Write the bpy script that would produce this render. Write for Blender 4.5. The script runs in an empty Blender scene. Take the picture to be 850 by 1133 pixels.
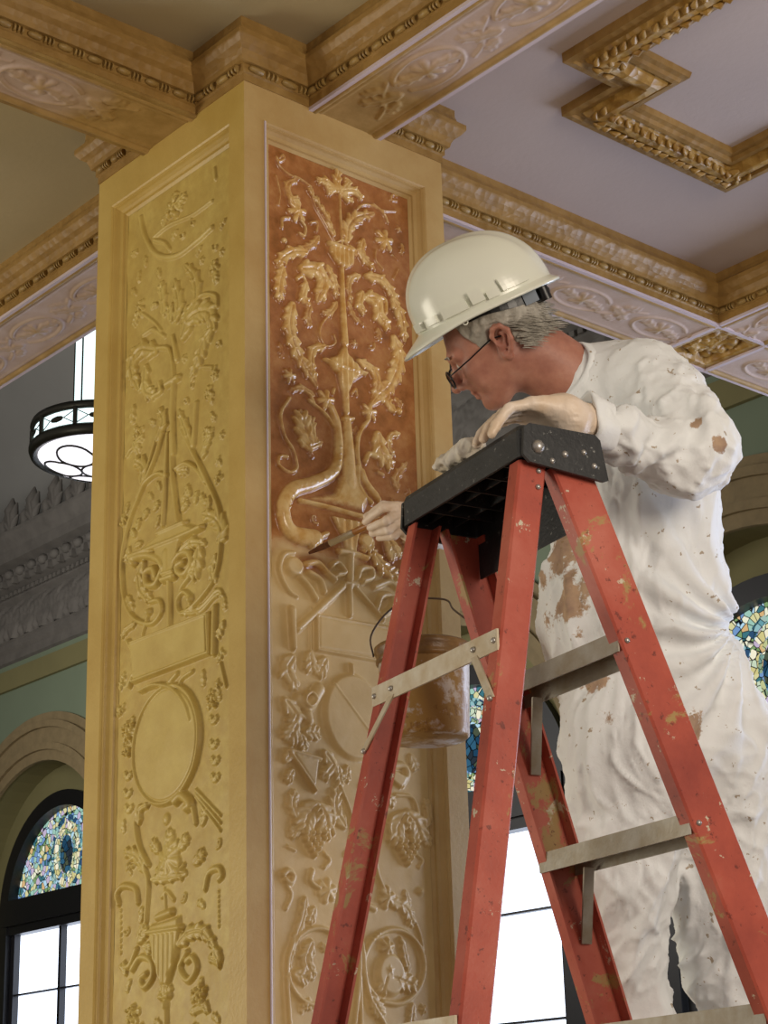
import bpy, math, random
import numpy as np
from mathutils import Vector, Matrix
random.seed(7); rng = np.random.RandomState(7)
PI = math.pi
scene = bpy.context.scene
COL = scene.collection

# ------------------------------------------------------------------ camera
F_PX = 2069.6
PITCH, ROLL, YAW = math.radians(19.306), math.radians(-1.662), math.radians(41.17)
def _cam_axes():
    fw = np.array([0, math.cos(PITCH), math.sin(PITCH)]); r = np.array([1., 0, 0]); u = np.cross(r, fw)
    c, s = math.cos(ROLL), math.sin(ROLL)
    r, u = r*c+u*s, -r*s+u*c
    M = np.array([[math.cos(YAW), math.sin(YAW), 0], [-math.sin(YAW), math.cos(YAW), 0], [0, 0, 1]])
    return M@r, M@u, M@fw
RT, UP, FW = _cam_axes()
CAM = np.array([-2.389, -3.208, 1.5])
def ray(px, py): return FW+RT*((px-425)/F_PX)-UP*((py-566.5)/F_PX)
def on(px, py, ax, v):
    d = ray(px, py); return CAM+d*((v-CAM[ax])/d[ax])
def dep(px, py, z): return CAM+ray(px, py)*z
cam_d = bpy.data.cameras.new('camera'); cam = bpy.data.objects.new('camera', cam_d); COL.objects.link(cam)
cam_d.sensor_fit = 'VERTICAL'; cam_d.sensor_height = 24.0; cam_d.lens = F_PX/1133*24.0
cam_d.clip_start = .05; cam_d.clip_end = 200
Mx = Matrix(((RT[0], UP[0], -FW[0], CAM[0]), (RT[1], UP[1], -FW[1], CAM[1]), (RT[2], UP[2], -FW[2], CAM[2]), (0, 0, 0, 1)))
cam.matrix_world = Mx
scene.camera = cam
scene.view_settings.view_transform = 'Standard'; scene.view_settings.look = 'None'
scene.view_settings.exposure = 0.0; scene.view_settings.gamma = 1.0; scene.view_settings.use_curve_mapping = False

# ------------------------------------------------------------------ scene tree helpers
def tag(o, label=None, cat=None, group=None, kind=None):
    if label: o['label'] = label
    if cat: o['category'] = cat
    if group: o['group'] = group
    if kind: o['kind'] = kind
    return o
def empty(name, loc=(0, 0, 0)):
    o = bpy.data.objects.new(name, None); COL.objects.link(o); o.location = loc; o.empty_display_size = .1
    return o
def link(name, me, mat, parent=None):
    o = bpy.data.objects.new(name, me); COL.objects.link(o)
    if mat is not None:
        for m in (mat if isinstance(mat, (list, tuple)) else [mat]): me.materials.append(m)
    if parent is not None:
        o.parent = parent
        if parent.location.length: o.matrix_parent_inverse = Matrix.Translation(-parent.location)
    return o

class MB:
    """collects boxes, tubes, sweeps into ONE mesh, in world coordinates"""
    def __init__(s): s.v = []; s.f = []; s.m = []; s.sm = []
    def add(s, V, F, mi=0, smooth=False):
        n = len(s.v); s.v += [tuple(map(float, p)) for p in V]
        for f in F: s.f.append([i+n for i in f]); s.m.append(mi); s.sm.append(smooth)
        return s
    def box(s, a, b, mi=0):
        x0, y0, z0 = [min(p, q) for p, q in zip(a, b)]; x1, y1, z1 = [max(p, q) for p, q in zip(a, b)]
        V = [(x0,y0,z0),(x1,y0,z0),(x1,y1,z0),(x0,y1,z0),(x0,y0,z1),(x1,y0,z1),(x1,y1,z1),(x0,y1,z1)]
        return s.add(V, [(0,3,2,1),(4,5,6,7),(0,1,5,4),(1,2,6,5),(2,3,7,6),(3,0,4,7)], mi)
    def hexa(s, V, mi=0):   # 8 corners: bottom loop, top loop
        return s.add(V, [(0,3,2,1),(4,5,6,7),(0,1,5,4),(1,2,6,5),(2,3,7,6),(3,0,4,7)], mi)
    def bar(s, p, q, r, n=10, r2=None, mi=0, smooth=True, caps=True):
        p = np.array(p, float); q = np.array(q, float); r2 = r if r2 is None else r2
        d = q-p; d /= np.linalg.norm(d); a = np.cross(d, [0,0,1.]);
        if np.linalg.norm(a) < 1e-4: a = np.array([1.,0,0])
        a /= np.linalg.norm(a); b = np.cross(d, a)
        V = [p+(a*math.cos(2*PI*i/n)+b*math.sin(2*PI*i/n))*r for i in range(n)]+[q+(a*math.cos(2*PI*i/n)+b*math.sin(2*PI*i/n))*r2 for i in range(n)]
        s.add(V, [(i, (i+1) % n, n+(i+1) % n, n+i) for i in range(n)], mi, smooth)
        if caps: s.add(V, [tuple(range(n))[::-1], tuple(range(n, 2*n))], mi)
        return s
    def tube(s, pts, r, n=8, mi=0, closed=False):
        P = [np.array(p, float) for p in pts]; N = len(P); V = []; prev = None
        rr = r if isinstance(r, (list, tuple, np.ndarray)) else [r]*N
        for i in range(N):
            if closed: d = P[(i+1) % N]-P[i-1]
            else: d = P[min(i+1, N-1)]-P[max(i-1, 0)]
            d = d/np.linalg.norm(d)
            if prev is None:
                a = np.cross(d, [0,0,1.]);
                if np.linalg.norm(a) < 1e-3: a = np.cross(d, [1.,0,0])
            else: a = prev-d*(prev@d)
            a = a/np.linalg.norm(a); prev = a; b = np.cross(d, a)
            V += [P[i]+(a*math.cos(2*PI*k/n)+b*math.sin(2*PI*k/n))*rr[i] for k in range(n)]
        F = []
        for i in range(N if closed else N-1):
            j = (i+1) % N
            F += [(i*n+k, i*n+(k+1) % n, j*n+(k+1) % n, j*n+k) for k in range(n)]
        s.add(V, F, mi, True)
        if not closed: s.add(V, [tuple(range(n))[::-1], tuple(range((N-1)*n, N*n))], mi)
        return s
    def ball(s, c, r, n=10, m=6, mi=0):
        r = (r, r, r) if not hasattr(r, '__len__') else r; c = np.array(c, float)
        V = [c+np.array([0, 0, -r[2]])]
        for j in range(1, m):
            t = -PI/2+PI*j/m
            V += [c+np.array([math.cos(t)*math.cos(2*PI*i/n)*r[0], math.cos(t)*math.sin(2*PI*i/n)*r[1], math.sin(t)*r[2]]) for i in range(n)]
        V.append(c+np.array([0, 0, r[2]])); F = []
        for i in range(n): F.append((0, 1+(i+1) % n, 1+i))
        for j in range(m-2):
            for i in range(n): F.append((1+j*n+i, 1+j*n+(i+1) % n, 1+(j+1)*n+(i+1) % n, 1+(j+1)*n+i))
        b = 1+(m-2)*n
        for i in range(n): F.append((b+i, b+(i+1) % n, len(V)-1))
        return s.add(V, F, mi, True)
    def lathe(s, prof, c, n=32, mi=0, caps=False, smooth=True):  # prof: (r,z) about vertical axis at c
        V = [(c[0]+r*math.cos(2*PI*i/n), c[1]+r*math.sin(2*PI*i/n), c[2]+z) for r, z in prof for i in range(n)]
        F = [(j*n+i, j*n+(i+1) % n, (j+1)*n+(i+1) % n, (j+1)*n+i) for j in range(len(prof)-1) for i in range(n)]
        s.add(V, F, mi, smooth)
        if caps: s.add(V, [tuple(range(n))[::-1], tuple(range((len(prof)-1)*n, len(prof)*n))], mi)
        return s
    def sweep(s, path, prof, closed=False, side=1, mi=0, smooth=False):
        """path: 2D xy points; prof: (offset, z); offset to the left of travel * side, mitred"""
        P = [np.array(p, float) for p in path]; N = len(P); rows = []
        for i in range(N):
            dp = P[i]-P[i-1] if (closed or i > 0) else None
            dn = P[(i+1) % N]-P[i] if (closed or i < N-1) else None
            if dp is None: dp = dn
            if dn is None: dn = dp
            dp = dp/np.linalg.norm(dp); dn = dn/np.linalg.norm(dn)
            n1 = np.array([-dp[1], dp[0]]); n2 = np.array([-dn[1], dn[0]])
            m = n1+n2; m = m/(m@n1)
            rows.append([(P[i][0]+m[0]*o*side, P[i][1]+m[1]*o*side, z) for o, z in prof])
        K = len(prof); V = [q for r_ in rows for q in r_]; F = []
        for i in range(N if closed else N-1):
            j = (i+1) % N
            for k in range(K-1):
                q = (i*K+k, j*K+k, j*K+k+1, i*K+k+1); F.append(q if side > 0 else q[::-1])
        return s.add(V, F, mi, smooth)
    def build(s, name, mat, parent=None, label=None):
        me = bpy.data.meshes.new(name); me.from_pydata(s.v, [], s.f); me.validate()
        if len(me.polygons) == len(s.m):
            me.polygons.foreach_set('material_index', s.m); me.polygons.foreach_set('use_smooth', s.sm)
        me.update(); o = link(name, me, mat, parent)
        if label: o['label'] = label
        return o
def mesh_np(name, V, Fq, mat, parent=None, smooth=True, attrs=None):
    me = bpy.data.meshes.new(name)
    me.vertices.add(len(V)); me.vertices.foreach_set('co', np.asarray(V, np.float32).ravel())
    n = len(Fq); me.loops.add(n*4); me.polygons.add(n)
    me.loops.foreach_set('vertex_index', np.asarray(Fq, np.int32).ravel())
    me.polygons.foreach_set('loop_start', np.arange(0, n*4, 4, dtype=np.int32))
    me.update(calc_edges=True); me.validate()
    me.polygons.foreach_set('use_smooth', np.full(len(me.polygons), smooth))
    for k, a in (attrs or {}).items():
        at = me.attributes.new(k, 'FLOAT', 'POINT'); at.data.foreach_set('value', np.asarray(a, np.float32))
    return link(name, me, mat, parent)

# ------------------------------------------------------------------ materials
def lin(c): return tuple((x/12.92 if x <= .04045 else ((x+.055)/1.055)**2.4) for x in [v/255 for v in c])
class NT:
    def __init__(s, name):
        s.mat = bpy.data.materials.new(name); s.mat.use_nodes = True; s.t = s.mat.node_tree; s.t.nodes.clear()
        s.out = s.t.nodes.new('ShaderNodeOutputMaterial'); s.co = s.t.nodes.new('ShaderNodeTexCoord')
    def n(s, typ, **kw):
        nd = s.t.nodes.new('ShaderNode'+typ)
        for k, v in kw.items():
            if k in nd.inputs.keys() if isinstance(k, str) else False: nd.inputs[k].default_value = v
            else: setattr(nd, k, v)
        return nd
    def l(s, a, b): s.t.links.new(a, b)
    def noise(s, scale, detail=4, rough=.6, coord='Object', dist=0.):
        nd = s.n('TexNoise'); nd.inputs['Scale'].default_value = scale; nd.inputs['Detail'].default_value = detail
        nd.inputs['Roughness'].default_value = rough; nd.inputs['Distortion'].default_value = dist
        s.l(s.co.outputs[coord], nd.inputs['Vector']); return nd.outputs['Fac']
    def ramp(s, fac, stops, const=False):
        nd = s.n('ValToRGB'); e = nd.color_ramp.elements
        if const: nd.color_ramp.interpolation = 'CONSTANT'
        while len(e) < len(stops): e.new(.5)
        for el, (p, c) in zip(e, stops): el.position = p; el.color = (*c, 1) if len(c) == 3 else c
        s.l(fac, nd.inputs['Fac']); return nd.outputs['Color']
    def mix(s, fac, a, b, mode='MIX'):
        nd = s.n('Mix'); nd.data_type = 'RGBA'; nd.blend_type = mode
        for sock, v in ((nd.inputs[0], fac), (nd.inputs[6], a), (nd.inputs[7], b)):
            if hasattr(v, 'links'): s.l(v, sock)
            elif isinstance(v, (tuple, list)): sock.default_value = (*v[:3], 1)
            else: sock.default_value = v
        return nd.outputs[2]
    def math(s, op, a, b=0., clamp=False):
        nd = s.n('Math'); nd.operation = op; nd.use_clamp = clamp
        for i, v in enumerate((a, b)):
            if hasattr(v, 'links'): s.l(v, nd.inputs[i])
            else: nd.inputs[i].default_value = v
        return nd.outputs[0]
    def attr(s, name):
        nd = s.n('Attribute'); nd.attribute_name = name; return nd.outputs['Fac']
    def principled(s, col, rough=.6, metal=0., bump=None, bstr=.3, bdist=.01, spec=.5, **kw):
        b = s.n('BsdfPrincipled')
        if hasattr(col, 'links'): s.l(col, b.inputs['Base Color'])
        else: b.inputs['Base Color'].default_value = (*col, 1)
        if hasattr(rough, 'links'): s.l(rough, b.inputs['Roughness'])
        else: b.inputs['Roughness'].default_value = rough
        b.inputs['Metallic'].default_value = metal; b.inputs['Specular IOR Level'].default_value = spec
        for k, v in kw.items(): b.inputs[k.replace('_', ' ')].default_value = v
        if bump is not None:
            bp = s.n('Bump'); bp.inputs['Strength'].default_value = bstr; bp.inputs['Distance'].default_value = bdist
            s.l(bump, bp.inputs['Height']); s.l(bp.outputs[0], b.inputs['Normal'])
        s.l(b.outputs[0], s.out.inputs['Surface']); return s.mat
def simple(name, c, rough=.6, var=.12, scale=6, bump=.15, bscale=60, metal=0., spec=.5, c2=None, **kw):
    t = NT(name); c = lin(c); c2 = lin(c2) if c2 else tuple(x*(1-var*2) for x in c)
    col = t.ramp(t.noise(scale, 6), [(.3, c2), (.7, c)])
    return t.principled(col, rough, metal, t.noise(bscale, 3) if bump else None, bump, .004, spec, **kw)
def glow(name, c, st):
    t = NT(name); e = t.n('Emission'); e.inputs['Color'].default_value = (*lin(c), 1); e.inputs['Strength'].default_value = st
    t.l(e.outputs[0], t.out.inputs['Surface']); return t.mat

# ------------------------------------------------------------------ numpy noise / surface nets
_perm = rng.permutation(512); _g = rng.rand(512)*2-1
def vnoise(P):
    P = np.asarray(P, float); i = np.floor(P).astype(int); f = P-i; w = f*f*(3-2*f); out = 0
    for dx in (0, 1):
        for dy in (0, 1):
            for dz in (0, 1):
                h = _perm[(i[..., 0]+dx) & 511]; h = _perm[(h+i[..., 1]+dy) & 511]; h = _perm[(h+i[..., 2]+dz) & 511]
                out = out+_g[h]*(w[..., 0] if dx else 1-w[..., 0])*(w[..., 1] if dy else 1-w[..., 1])*(w[..., 2] if dz else 1-w[..., 2])
    return out
def fbm(P, o=4):
    s = 0; a = 1; t = 0
    for k in range(o): s = s+vnoise(P*(2**k)+k*17.3)*a; t += a; a *= .5
    return s/t
def smin(a, b, k):
    if k <= 0: return np.minimum(a, b)
    h = np.clip(.5+.5*(b-a)/k, 0, 1); return b*(1-h)+a*h-k*h*(1-h)
def cone_d(X, a, b, ra, rb):
    a = np.array(a, float); b = np.array(b, float); ab = b-a; L = ab@ab
    t = np.clip(((X-a)@ab)/max(L, 1e-12), 0, 1) if L > 1e-12 else np.zeros(X.shape[:-1])
    return np.linalg.norm(X-a-t[..., None]*ab, axis=-1)-(ra+(rb-ra)*t)
def ell_d(X, c, r, R=None):
    q = X-np.array(c, float)
    if R is not None: q = q@np.asarray(R)          # columns of R = local axes
    q = q/np.array(r, float); k = np.linalg.norm(q, axis=-1); return (k-1)*min(r)*.9+0*k
def nets(fn, lo, hi, h):
    lo = np.array(lo, float); n = np.ceil((np.array(hi)-lo)/h).astype(int)+1
    ax = [lo[i]+h*np.arange(n[i]) for i in range(3)]
    ca = [a[2::4] if len(a) > 2 else a for a in ax]; G = np.stack(np.meshgrid(*ca, indexing='ij'), -1); Vc = fn(G)
    ii = [np.clip(np.arange(n[i])//4, 0, len(ca[i])-1) for i in range(3)]
    V = Vc[np.ix_(*ii)].astype(np.float32); mk = np.abs(V) < 8.*h; I = np.argwhere(mk); out = np.empty(len(I), np.float32)
    for i0 in range(0, len(I), 200000):
        J = I[i0:i0+200000]; out[i0:i0+200000] = fn(lo+J*h)
    V[mk] = out
    V[0] = V[-1] = 1; V[:, 0] = V[:, -1] = 1; V[:, :, 0] = V[:, :, -1] = 1
    C = [m-1 for m in n]; acc = np.zeros((*C, 3)); cnt = np.zeros(C); S = V < 0
    for a in range(3):
        o = [b for b in range(3) if b != a]
        sl0 = [slice(None)]*3; sl1 = [slice(None)]*3; sl0[a] = slice(0, -1); sl1[a] = slice(1, None)
        va, vb = V[tuple(sl0)], V[tuple(sl1)]; cr = S[tuple(sl0)] != S[tuple(sl1)]
        t = np.where(cr, va/np.where(cr, va-vb, 1), 0)
        for d1 in (0, 1):
            for d2 in (0, 1):
                q = [slice(None)]*3; q[o[0]] = slice(d1, d1+C[o[0]]); q[o[1]] = slice(d2, d2+C[o[1]]); q = tuple(q)
                c_ = cr[q]; cnt += c_; acc[..., a] += np.where(c_, t[q], 0); acc[..., o[0]] += c_*d1; acc[..., o[1]] += c_*d2
    act = cnt > 0; idx = -np.ones(C, int); idx[act] = np.arange(act.sum())
    pos = np.argwhere(act)+acc[act]/cnt[act][:, None]; P = lo+pos*h; Q = []
    for a in range(3):
        o = [(a+1) % 3, (a+2) % 3]; sl0 = [slice(None)]*3; sl1 = [slice(None)]*3; sl0[a] = slice(0, -1); sl1[a] = slice(1, None)
        cr = np.argwhere(S[tuple(sl0)] != S[tuple(sl1)]); cr = cr[(cr[:, o[0]] > 0) & (cr[:, o[1]] > 0)]
        s0 = S[cr[:, 0], cr[:, 1], cr[:, 2]]; ids = []
        for d in ((0, 0), (1, 0), (1, 1), (0, 1)):
            k = cr.copy(); k[:, o[0]] -= 1-d[0]; k[:, o[1]] -= 1-d[1]; ids.append(idx[k[:, 0], k[:, 1], k[:, 2]])
        q = np.stack(ids, 1); q[~s0] = q[~s0][:, ::-1]; Q.append(q)
    Q = np.concatenate(Q); return P, Q
def vnormals(V, Q):
    n = np.cross(V[Q[:, 2]]-V[Q[:, 0]], V[Q[:, 3]]-V[Q[:, 1]]); N = np.zeros_like(V)
    for k in range(4): np.add.at(N, Q[:, k], n)
    return N/np.maximum(np.linalg.norm(N, axis=1), 1e-12)[:, None]
def spl(pts, n=24, closed=False):
    P = [np.array(p, float) for p in pts]
    if len(P) == 2: return np.array([P[0]+(P[1]-P[0])*t for t in np.linspace(0, 1, n)])
    E = [2*P[0]-P[1]]+P+[2*P[-1]-P[-2]]; out = []; m = len(P)-1; per = max(3, n//m)
    for i in range(m):
        a, b, c, d = E[i:i+4]
        for t in np.linspace(0, 1, per, endpoint=False):
            out.append(.5*((2*b)+(c-a)*t+(2*a-5*b+4*c-d)*t*t+(-a+3*b-3*c+d)*t**3))
    out.append(P[-1]); return np.array(out)
# ------------------------------------------------------------------ materials of the place
M = {}
def plaster(name, c, c2, rough=.5, scale=5, extra=None, bump=.25):
    t = NT(name); col = t.ramp(t.noise(scale, 8, .65), [(.32, lin(c2)), (.62, lin(c))])
    if extra: col = t.mix(t.ramp(t.noise(23, 5), [(.5, (0, 0, 0)), (.66, (.5, .5, .5))]), col, lin(extra))
    return t.principled(col, rough, 0, t.noise(90, 4), bump, .003, .4)
M['gold_l'] = plaster('ochre_glazed_plaster', (198, 170, 96), (184, 153, 78), .34, 4)
M['gold_r'] = plaster('ochre_buff_plaster', (192, 163, 108), (177, 143, 87), .42, 4)
M['gold_d'] = plaster('old_gold_plaster', (164, 136, 80), (140, 110, 58), .45, 9, (128, 100, 62))
M['lilac'] = simple('lilac_white_fillet', (208, 194, 200), .5, .06)
M['ceil'] = simple('mauve_grey_ceiling_paint', (196, 182, 176), .75, .05, 1.2)
M['ceil_w'] = simple('olive_cream_ceiling_paint', (186, 172, 136), .75, .06, 1.2)
def panel_left():
    t = NT('yellow_relief_plaster'); h = t.attr('relief')
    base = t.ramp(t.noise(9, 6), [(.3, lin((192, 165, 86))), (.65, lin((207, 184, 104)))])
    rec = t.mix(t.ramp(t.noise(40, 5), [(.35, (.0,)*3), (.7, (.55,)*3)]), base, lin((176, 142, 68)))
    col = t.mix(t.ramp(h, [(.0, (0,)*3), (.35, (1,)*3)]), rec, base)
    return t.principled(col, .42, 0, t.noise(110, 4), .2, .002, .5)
def panel_right():
    t = NT('relief_plaster_being_glazed'); h = t.attr('relief'); g = t.attr('glaze')
    bare = t.ramp(t.noise(9, 6), [(.3, lin((200, 170, 112))), (.65, lin((214, 186, 130)))])
    glz = t.ramp(t.noise(14, 6, .7), [(.3, lin((136, 88, 44))), (.5, lin((168, 110, 62))), (.7, lin((188, 138, 84)))])
    wiped = t.ramp(t.noise(30, 5), [(.35, lin((206, 158, 84))), (.6, lin((226, 192, 128)))])
    up = t.mix(t.ramp(t.math('ADD', h, t.math('MULTIPLY', t.math('SUBTRACT', t.noise(60, 5), .5), .5)), [(.12, (0,)*3), (.5, (1,)*3)]), glz, wiped)
    col = t.mix(g, bare, up)
    b = t.principled(col, t.math('SUBTRACT', .46, t.math('MULTIPLY', g, .26)), 0, t.noise(110, 4), .2, .002, .6)
    return b
M['pl'] = panel_left(); M['pr'] = panel_right()
def soffit_mat():
    t = NT('lilac_soffit_with_ochre_relief'); h = t.attr('relief'); g = t.attr('glaze')
    a = t.ramp(t.noise(12, 5), [(.3, lin((186, 162, 144))), (.7, lin((200, 180, 168)))])
    o = t.ramp(t.noise(16, 5), [(.3, lin((152, 122, 66))), (.7, lin((182, 150, 94)))])
    c1 = t.mix(t.ramp(h, [(.15, (0,)*3), (.55, (.8,)*3)]), a, o)
    col = t.mix(g, c1, o)
    return t.principled(col, .5, 0, t.noise(70, 4), .25, .003, .4)
M['soffit'] = soffit_mat()
def cornice_mat():
    t = NT('ochre_enriched_cornice'); v = t.n('TexVoronoi'); v.inputs['Scale'].default_value = 38; t.l(t.co.outputs['Object'], v.inputs['Vector'])
    col = t.ramp(t.noise(14, 6), [(.3, lin((138, 106, 54))), (.7, lin((164, 130, 74)))])
    return t.principled(col, .45, 0, v.outputs['Distance'], .35, .008, .4)
M['corn'] = cornice_mat()
def leaf_trim_mat():
    t = NT('gold_leaf_moulding'); v = t.n('TexVoronoi'); v.inputs['Scale'].default_value = 24; t.l(t.co.outputs['Object'], v.inputs['Vector'])
    col = t.ramp(t.noise(20, 6), [(.3, lin((140, 100, 38))), (.55, lin((176, 140, 72))), (.75, lin((198, 172, 128)))])
    return t.principled(col, .4, 0, v.outputs['Distance'], .6, .02, .45)
M['trim'] = leaf_trim_mat()

# ------------------------------------------------------------------ relief height fields
class Relief:
    def __init__(s, W, H, res):           # local metres, origin lower-left
        s.W, s.H, s.res = W, H, res; s.nx = int(round(W/res))+1; s.ny = int(round(H/res))+1
        s.lw = 1.25; s.h = np.zeros((s.ny, s.nx)); s.X = np.linspace(0, W, s.nx); s.Y = np.linspace(0, H, s.ny)
    def stamp(s, x, y, r, h, p=.6):
        i0 = max(int((x-r)/s.res), 0); i1 = min(int((x+r)/s.res)+2, s.nx); j0 = max(int((y-r)/s.res), 0); j1 = min(int((y+r)/s.res)+2, s.ny)
        if i1 <= i0 or j1 <= j0: return
        dx = s.X[i0:i1]-x; dy = s.Y[j0:j1, None]-y; q = 1-(dx*dx+dy*dy)/(r*r); q = np.where(q > 0, q, 0)**p*h
        np.maximum(s.h[j0:j1, i0:i1], q, out=s.h[j0:j1, i0:i1])
    def stroke(s, P, r, h, r1=None, h1=None, curve=True, p=.6):
        r1 = r if r1 is None else r1; h1 = h if h1 is None else h1
        P = spl(P, 40) if curve and len(P) > 2 else np.array(P, float)
        for a, b in zip(P[:-1], P[1:]): pass
        L = np.concatenate([[0], np.cumsum(np.linalg.norm(np.diff(P, axis=0), axis=1))]); n = max(3, int(L[-1]/(s.res*.9)))
        for t in np.linspace(0, L[-1], n):
            k = min(np.searchsorted(L, t, 'right')-1, len(P)-2); u = (t-L[k])/max(L[k+1]-L[k], 1e-9); q = P[k]+(P[k+1]-P[k])*u; f = t/max(L[-1], 1e-9)
            s.stamp(q[0], q[1], max(r+(r1-r)*f, s.res*1.2), h+(h1-h)*f, p)
    def groove(s, P, r, d):
        P = spl(P, 24); L = np.concatenate([[0], np.cumsum(np.linalg.norm(np.diff(P, axis=0), axis=1))]); n = max(3, int(L[-1]/(s.res*.8))); K = np.zeros_like(s.h[:1, :1])
        keep = s.h; s.h = np.zeros_like(keep) if keep.size < 1 else None
        x0 = max(int((P[:, 0].min()-r*2)/s.res), 0); x1 = min(int((P[:, 0].max()+r*2)/s.res)+3, s.nx); y0 = max(int((P[:, 1].min()-r*2)/s.res), 0); y1 = min(int((P[:, 1].max()+r*2)/s.res)+3, s.ny)
        s.h = keep
        if x1 <= x0 or y1 <= y0: return
        XX, YY = np.meshgrid(s.X[x0:x1], s.Y[y0:y1]); D = np.full(XX.shape, 1e9)
        for a, b in zip(P[:-1], P[1:]):
            ab = b-a; t = np.clip(((XX-a[0])*ab[0]+(YY-a[1])*ab[1])/(ab@ab+1e-12), 0, 1); D = np.minimum(D, np.hypot(XX-a[0]-t*ab[0], YY-a[1]-t*ab[1]))
        s.h[y0:y1, x0:x1] -= d*np.clip(1-(D/r)**2, 0, 1)*(s.h[y0:y1, x0:x1] > d)
    def leaf(s, P, W, h, n=5):
        W = W*s.lw; n = max(3, int(n*.7+.5)); P = spl(P, 24); m = len(P)-1
        L = np.concatenate([[0], np.cumsum(np.linalg.norm(np.diff(P, axis=0), axis=1))]); k = max(6, int(L[-1]/(s.res*1.2)))
        for f in np.linspace(0, 1, k):
            t = f*m; i = min(int(t), m-1); q = P[i]+(P[i+1]-P[i])*(t-i); sc = abs(math.sin(f*PI*n))
            s.stamp(q[0], q[1], W*(.18+.52*math.sin(PI*min(1, .12+f*.86))**.8*(.8+.2*sc)), h*(.62+.25*(1-f)), .42)
        for j in range(n):
            t = .06+.80*j/(n-1); i = min(int(t*m), m-1); d = P[i+1]-P[i]; d = d/max(np.linalg.norm(d), 1e-9); nn = np.array([-d[1], d[0]])
            e = W*(math.sin(PI*min(.2+t*.78, 1))**.7*.75+.2)
            for sg in (-1, 1): s.stroke([P[i], P[i]+d*e*.25+nn*sg*e*.45, P[i]+d*e*.62+nn*sg*e*.72], W*.30, h*(.95 if j % 2 else .82), W*.20, h*.72)
        if W > .006: s.groove(P, max(W*.13, .0024), h*.30)
    def flower(s, c, r, h, n=6, a0=0.):
        for k in range(n):
            a = a0+2*PI*k/n; d = np.array([math.cos(a), math.sin(a)]); s.stroke([c+d*r*.2, c+d*r*.8], r*.24, h*.8, r*.34, h*.55, False)
        s.stamp(c[0], c[1], r*.28, h)
    def cluster(s, c, r, h, n=9, seed=0):
        g = random.Random(seed+int(c[0]*1e4))
        for k in range(n):
            a = k*2.4; q = r*math.sqrt(k/n); s.stamp(c[0]+math.cos(a)*q, c[1]+math.sin(a)*q, r*(.3+.12*g.random()), h*(.75+.25*g.random()))
        for k in range(4):
            a = g.random()*6.3; d = np.array([math.cos(a), math.sin(a)]); s.leaf([c+d*r*.6, c+d*r*1.4], r*.35, h*.6, 3)
    def poly(s, P, h, flute=0, bev=2, ax=None):
        P = np.array(P, float); x0, y0 = P.min(0); x1, y1 = P.max(0)
        i0 = max(int(x0/s.res), 0); i1 = min(int(x1/s.res)+2, s.nx); j0 = max(int(y0/s.res), 0); j1 = min(int(y1/s.res)+2, s.ny)
        if i1 <= i0 or j1 <= j0: return
        XX, YY = np.meshgrid(s.X[i0:i1], s.Y[j0:j1]); ins = np.zeros(XX.shape, bool); D = np.full(XX.shape, 1e9)
        for a, b in zip(P, np.roll(P, -1, 0)):
            c = ((a[1] > YY) != (b[1] > YY)); c &= XX < (b[0]-a[0])*(YY-a[1])/np.where(b[1] == a[1], 1e-9, b[1]-a[1])+a[0]; ins ^= c
            ab = b-a; t = np.clip(((XX-a[0])*ab[0]+(YY-a[1])*ab[1])/(ab@ab+1e-12), 0, 1); D = np.minimum(D, np.hypot(XX-a[0]-t*ab[0], YY-a[1]-t*ab[1]))
        q = np.where(ins, h*np.clip(D/(bev*s.res+1e-9), 0, 1), 0)
        if flute: cx = (x0+x1)/2; q = q*(.86+.14*np.cos(flute*2*PI*(XX-cx)/(x1-x0)*(1.)))
        np.maximum(s.h[j0:j1, i0:i1], q, out=s.h[j0:j1, i0:i1])
    def disc(s, c, rx, ry, h):
        s.poly([(c[0]+math.cos(a)*rx, c[1]+math.sin(a)*ry) for a in np.linspace(0, 2*PI, 40, endpoint=False)], h, 0, 5)
    def sprigs(s, n, seed, y0, y1):
        g = random.Random(seed); c = 0
        for _ in range(6000):
            x, y = .03+g.random()*(s.W-.06), y0+g.random()*(y1-y0); q = int(.019/s.res); i, j = int(x/s.res), int(y/s.res)
            if s.h[max(j-q, 0):j+q, max(i-q, 0):i+q].max() > .0015: continue
            a = g.random()*6.28; d = np.array([math.cos(a), math.sin(a)]); e = np.array([-d[1], d[0]]); o = np.array([x, y]); k = g.random()
            if k < .45: s.leaf([o-d*.014, o+e*.003, o+d*.014], .0085, .009, 4)
            elif k < .75: s.stroke([o-d*.014, o-d*.004+e*.008, o+d*.008+e*.002, o+d*.004-e*.006, o-d*.002-e*.002], .0032, .007, .0022, .006)
            else: s.flower(o, .011, .010, 5, a)
            c += 1
            if c >= n: break
    def blur(s, k=1):
        for _ in range(k):
            h = s.h; p = np.pad(h, 1, 'edge'); s.h = (p[:-2, 1:-1]+p[2:, 1:-1]+p[1:-1, :-2]+p[1:-1, 2:]+4*h)/8
    def mesh(s, name, mat, parent, org, ux, uy, un, glaze=None, hscale=.018, flip=False):
        XX, YY = np.meshgrid(s.X, s.Y); g = np.zeros(XX.shape) if glaze is None else glaze(XX, YY)
        V = np.array(org)+XX[..., None]*np.array(ux)+YY[..., None]*np.array(uy)+s.h[..., None]*np.array(un)
        i = np.arange(s.ny*s.nx).reshape(s.ny, s.nx); Q = np.stack([i[:-1, :-1], i[:-1, 1:], i[1:, 1:], i[1:, :-1]], -1).reshape(-1, 4)
        if flip: Q = Q[:, ::-1]
        return mesh_np(name, V.reshape(-1, 3), Q, mat, parent, True, dict(relief=np.clip(s.h/hscale, 0, 1).ravel(), glaze=g.ravel()))

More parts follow.
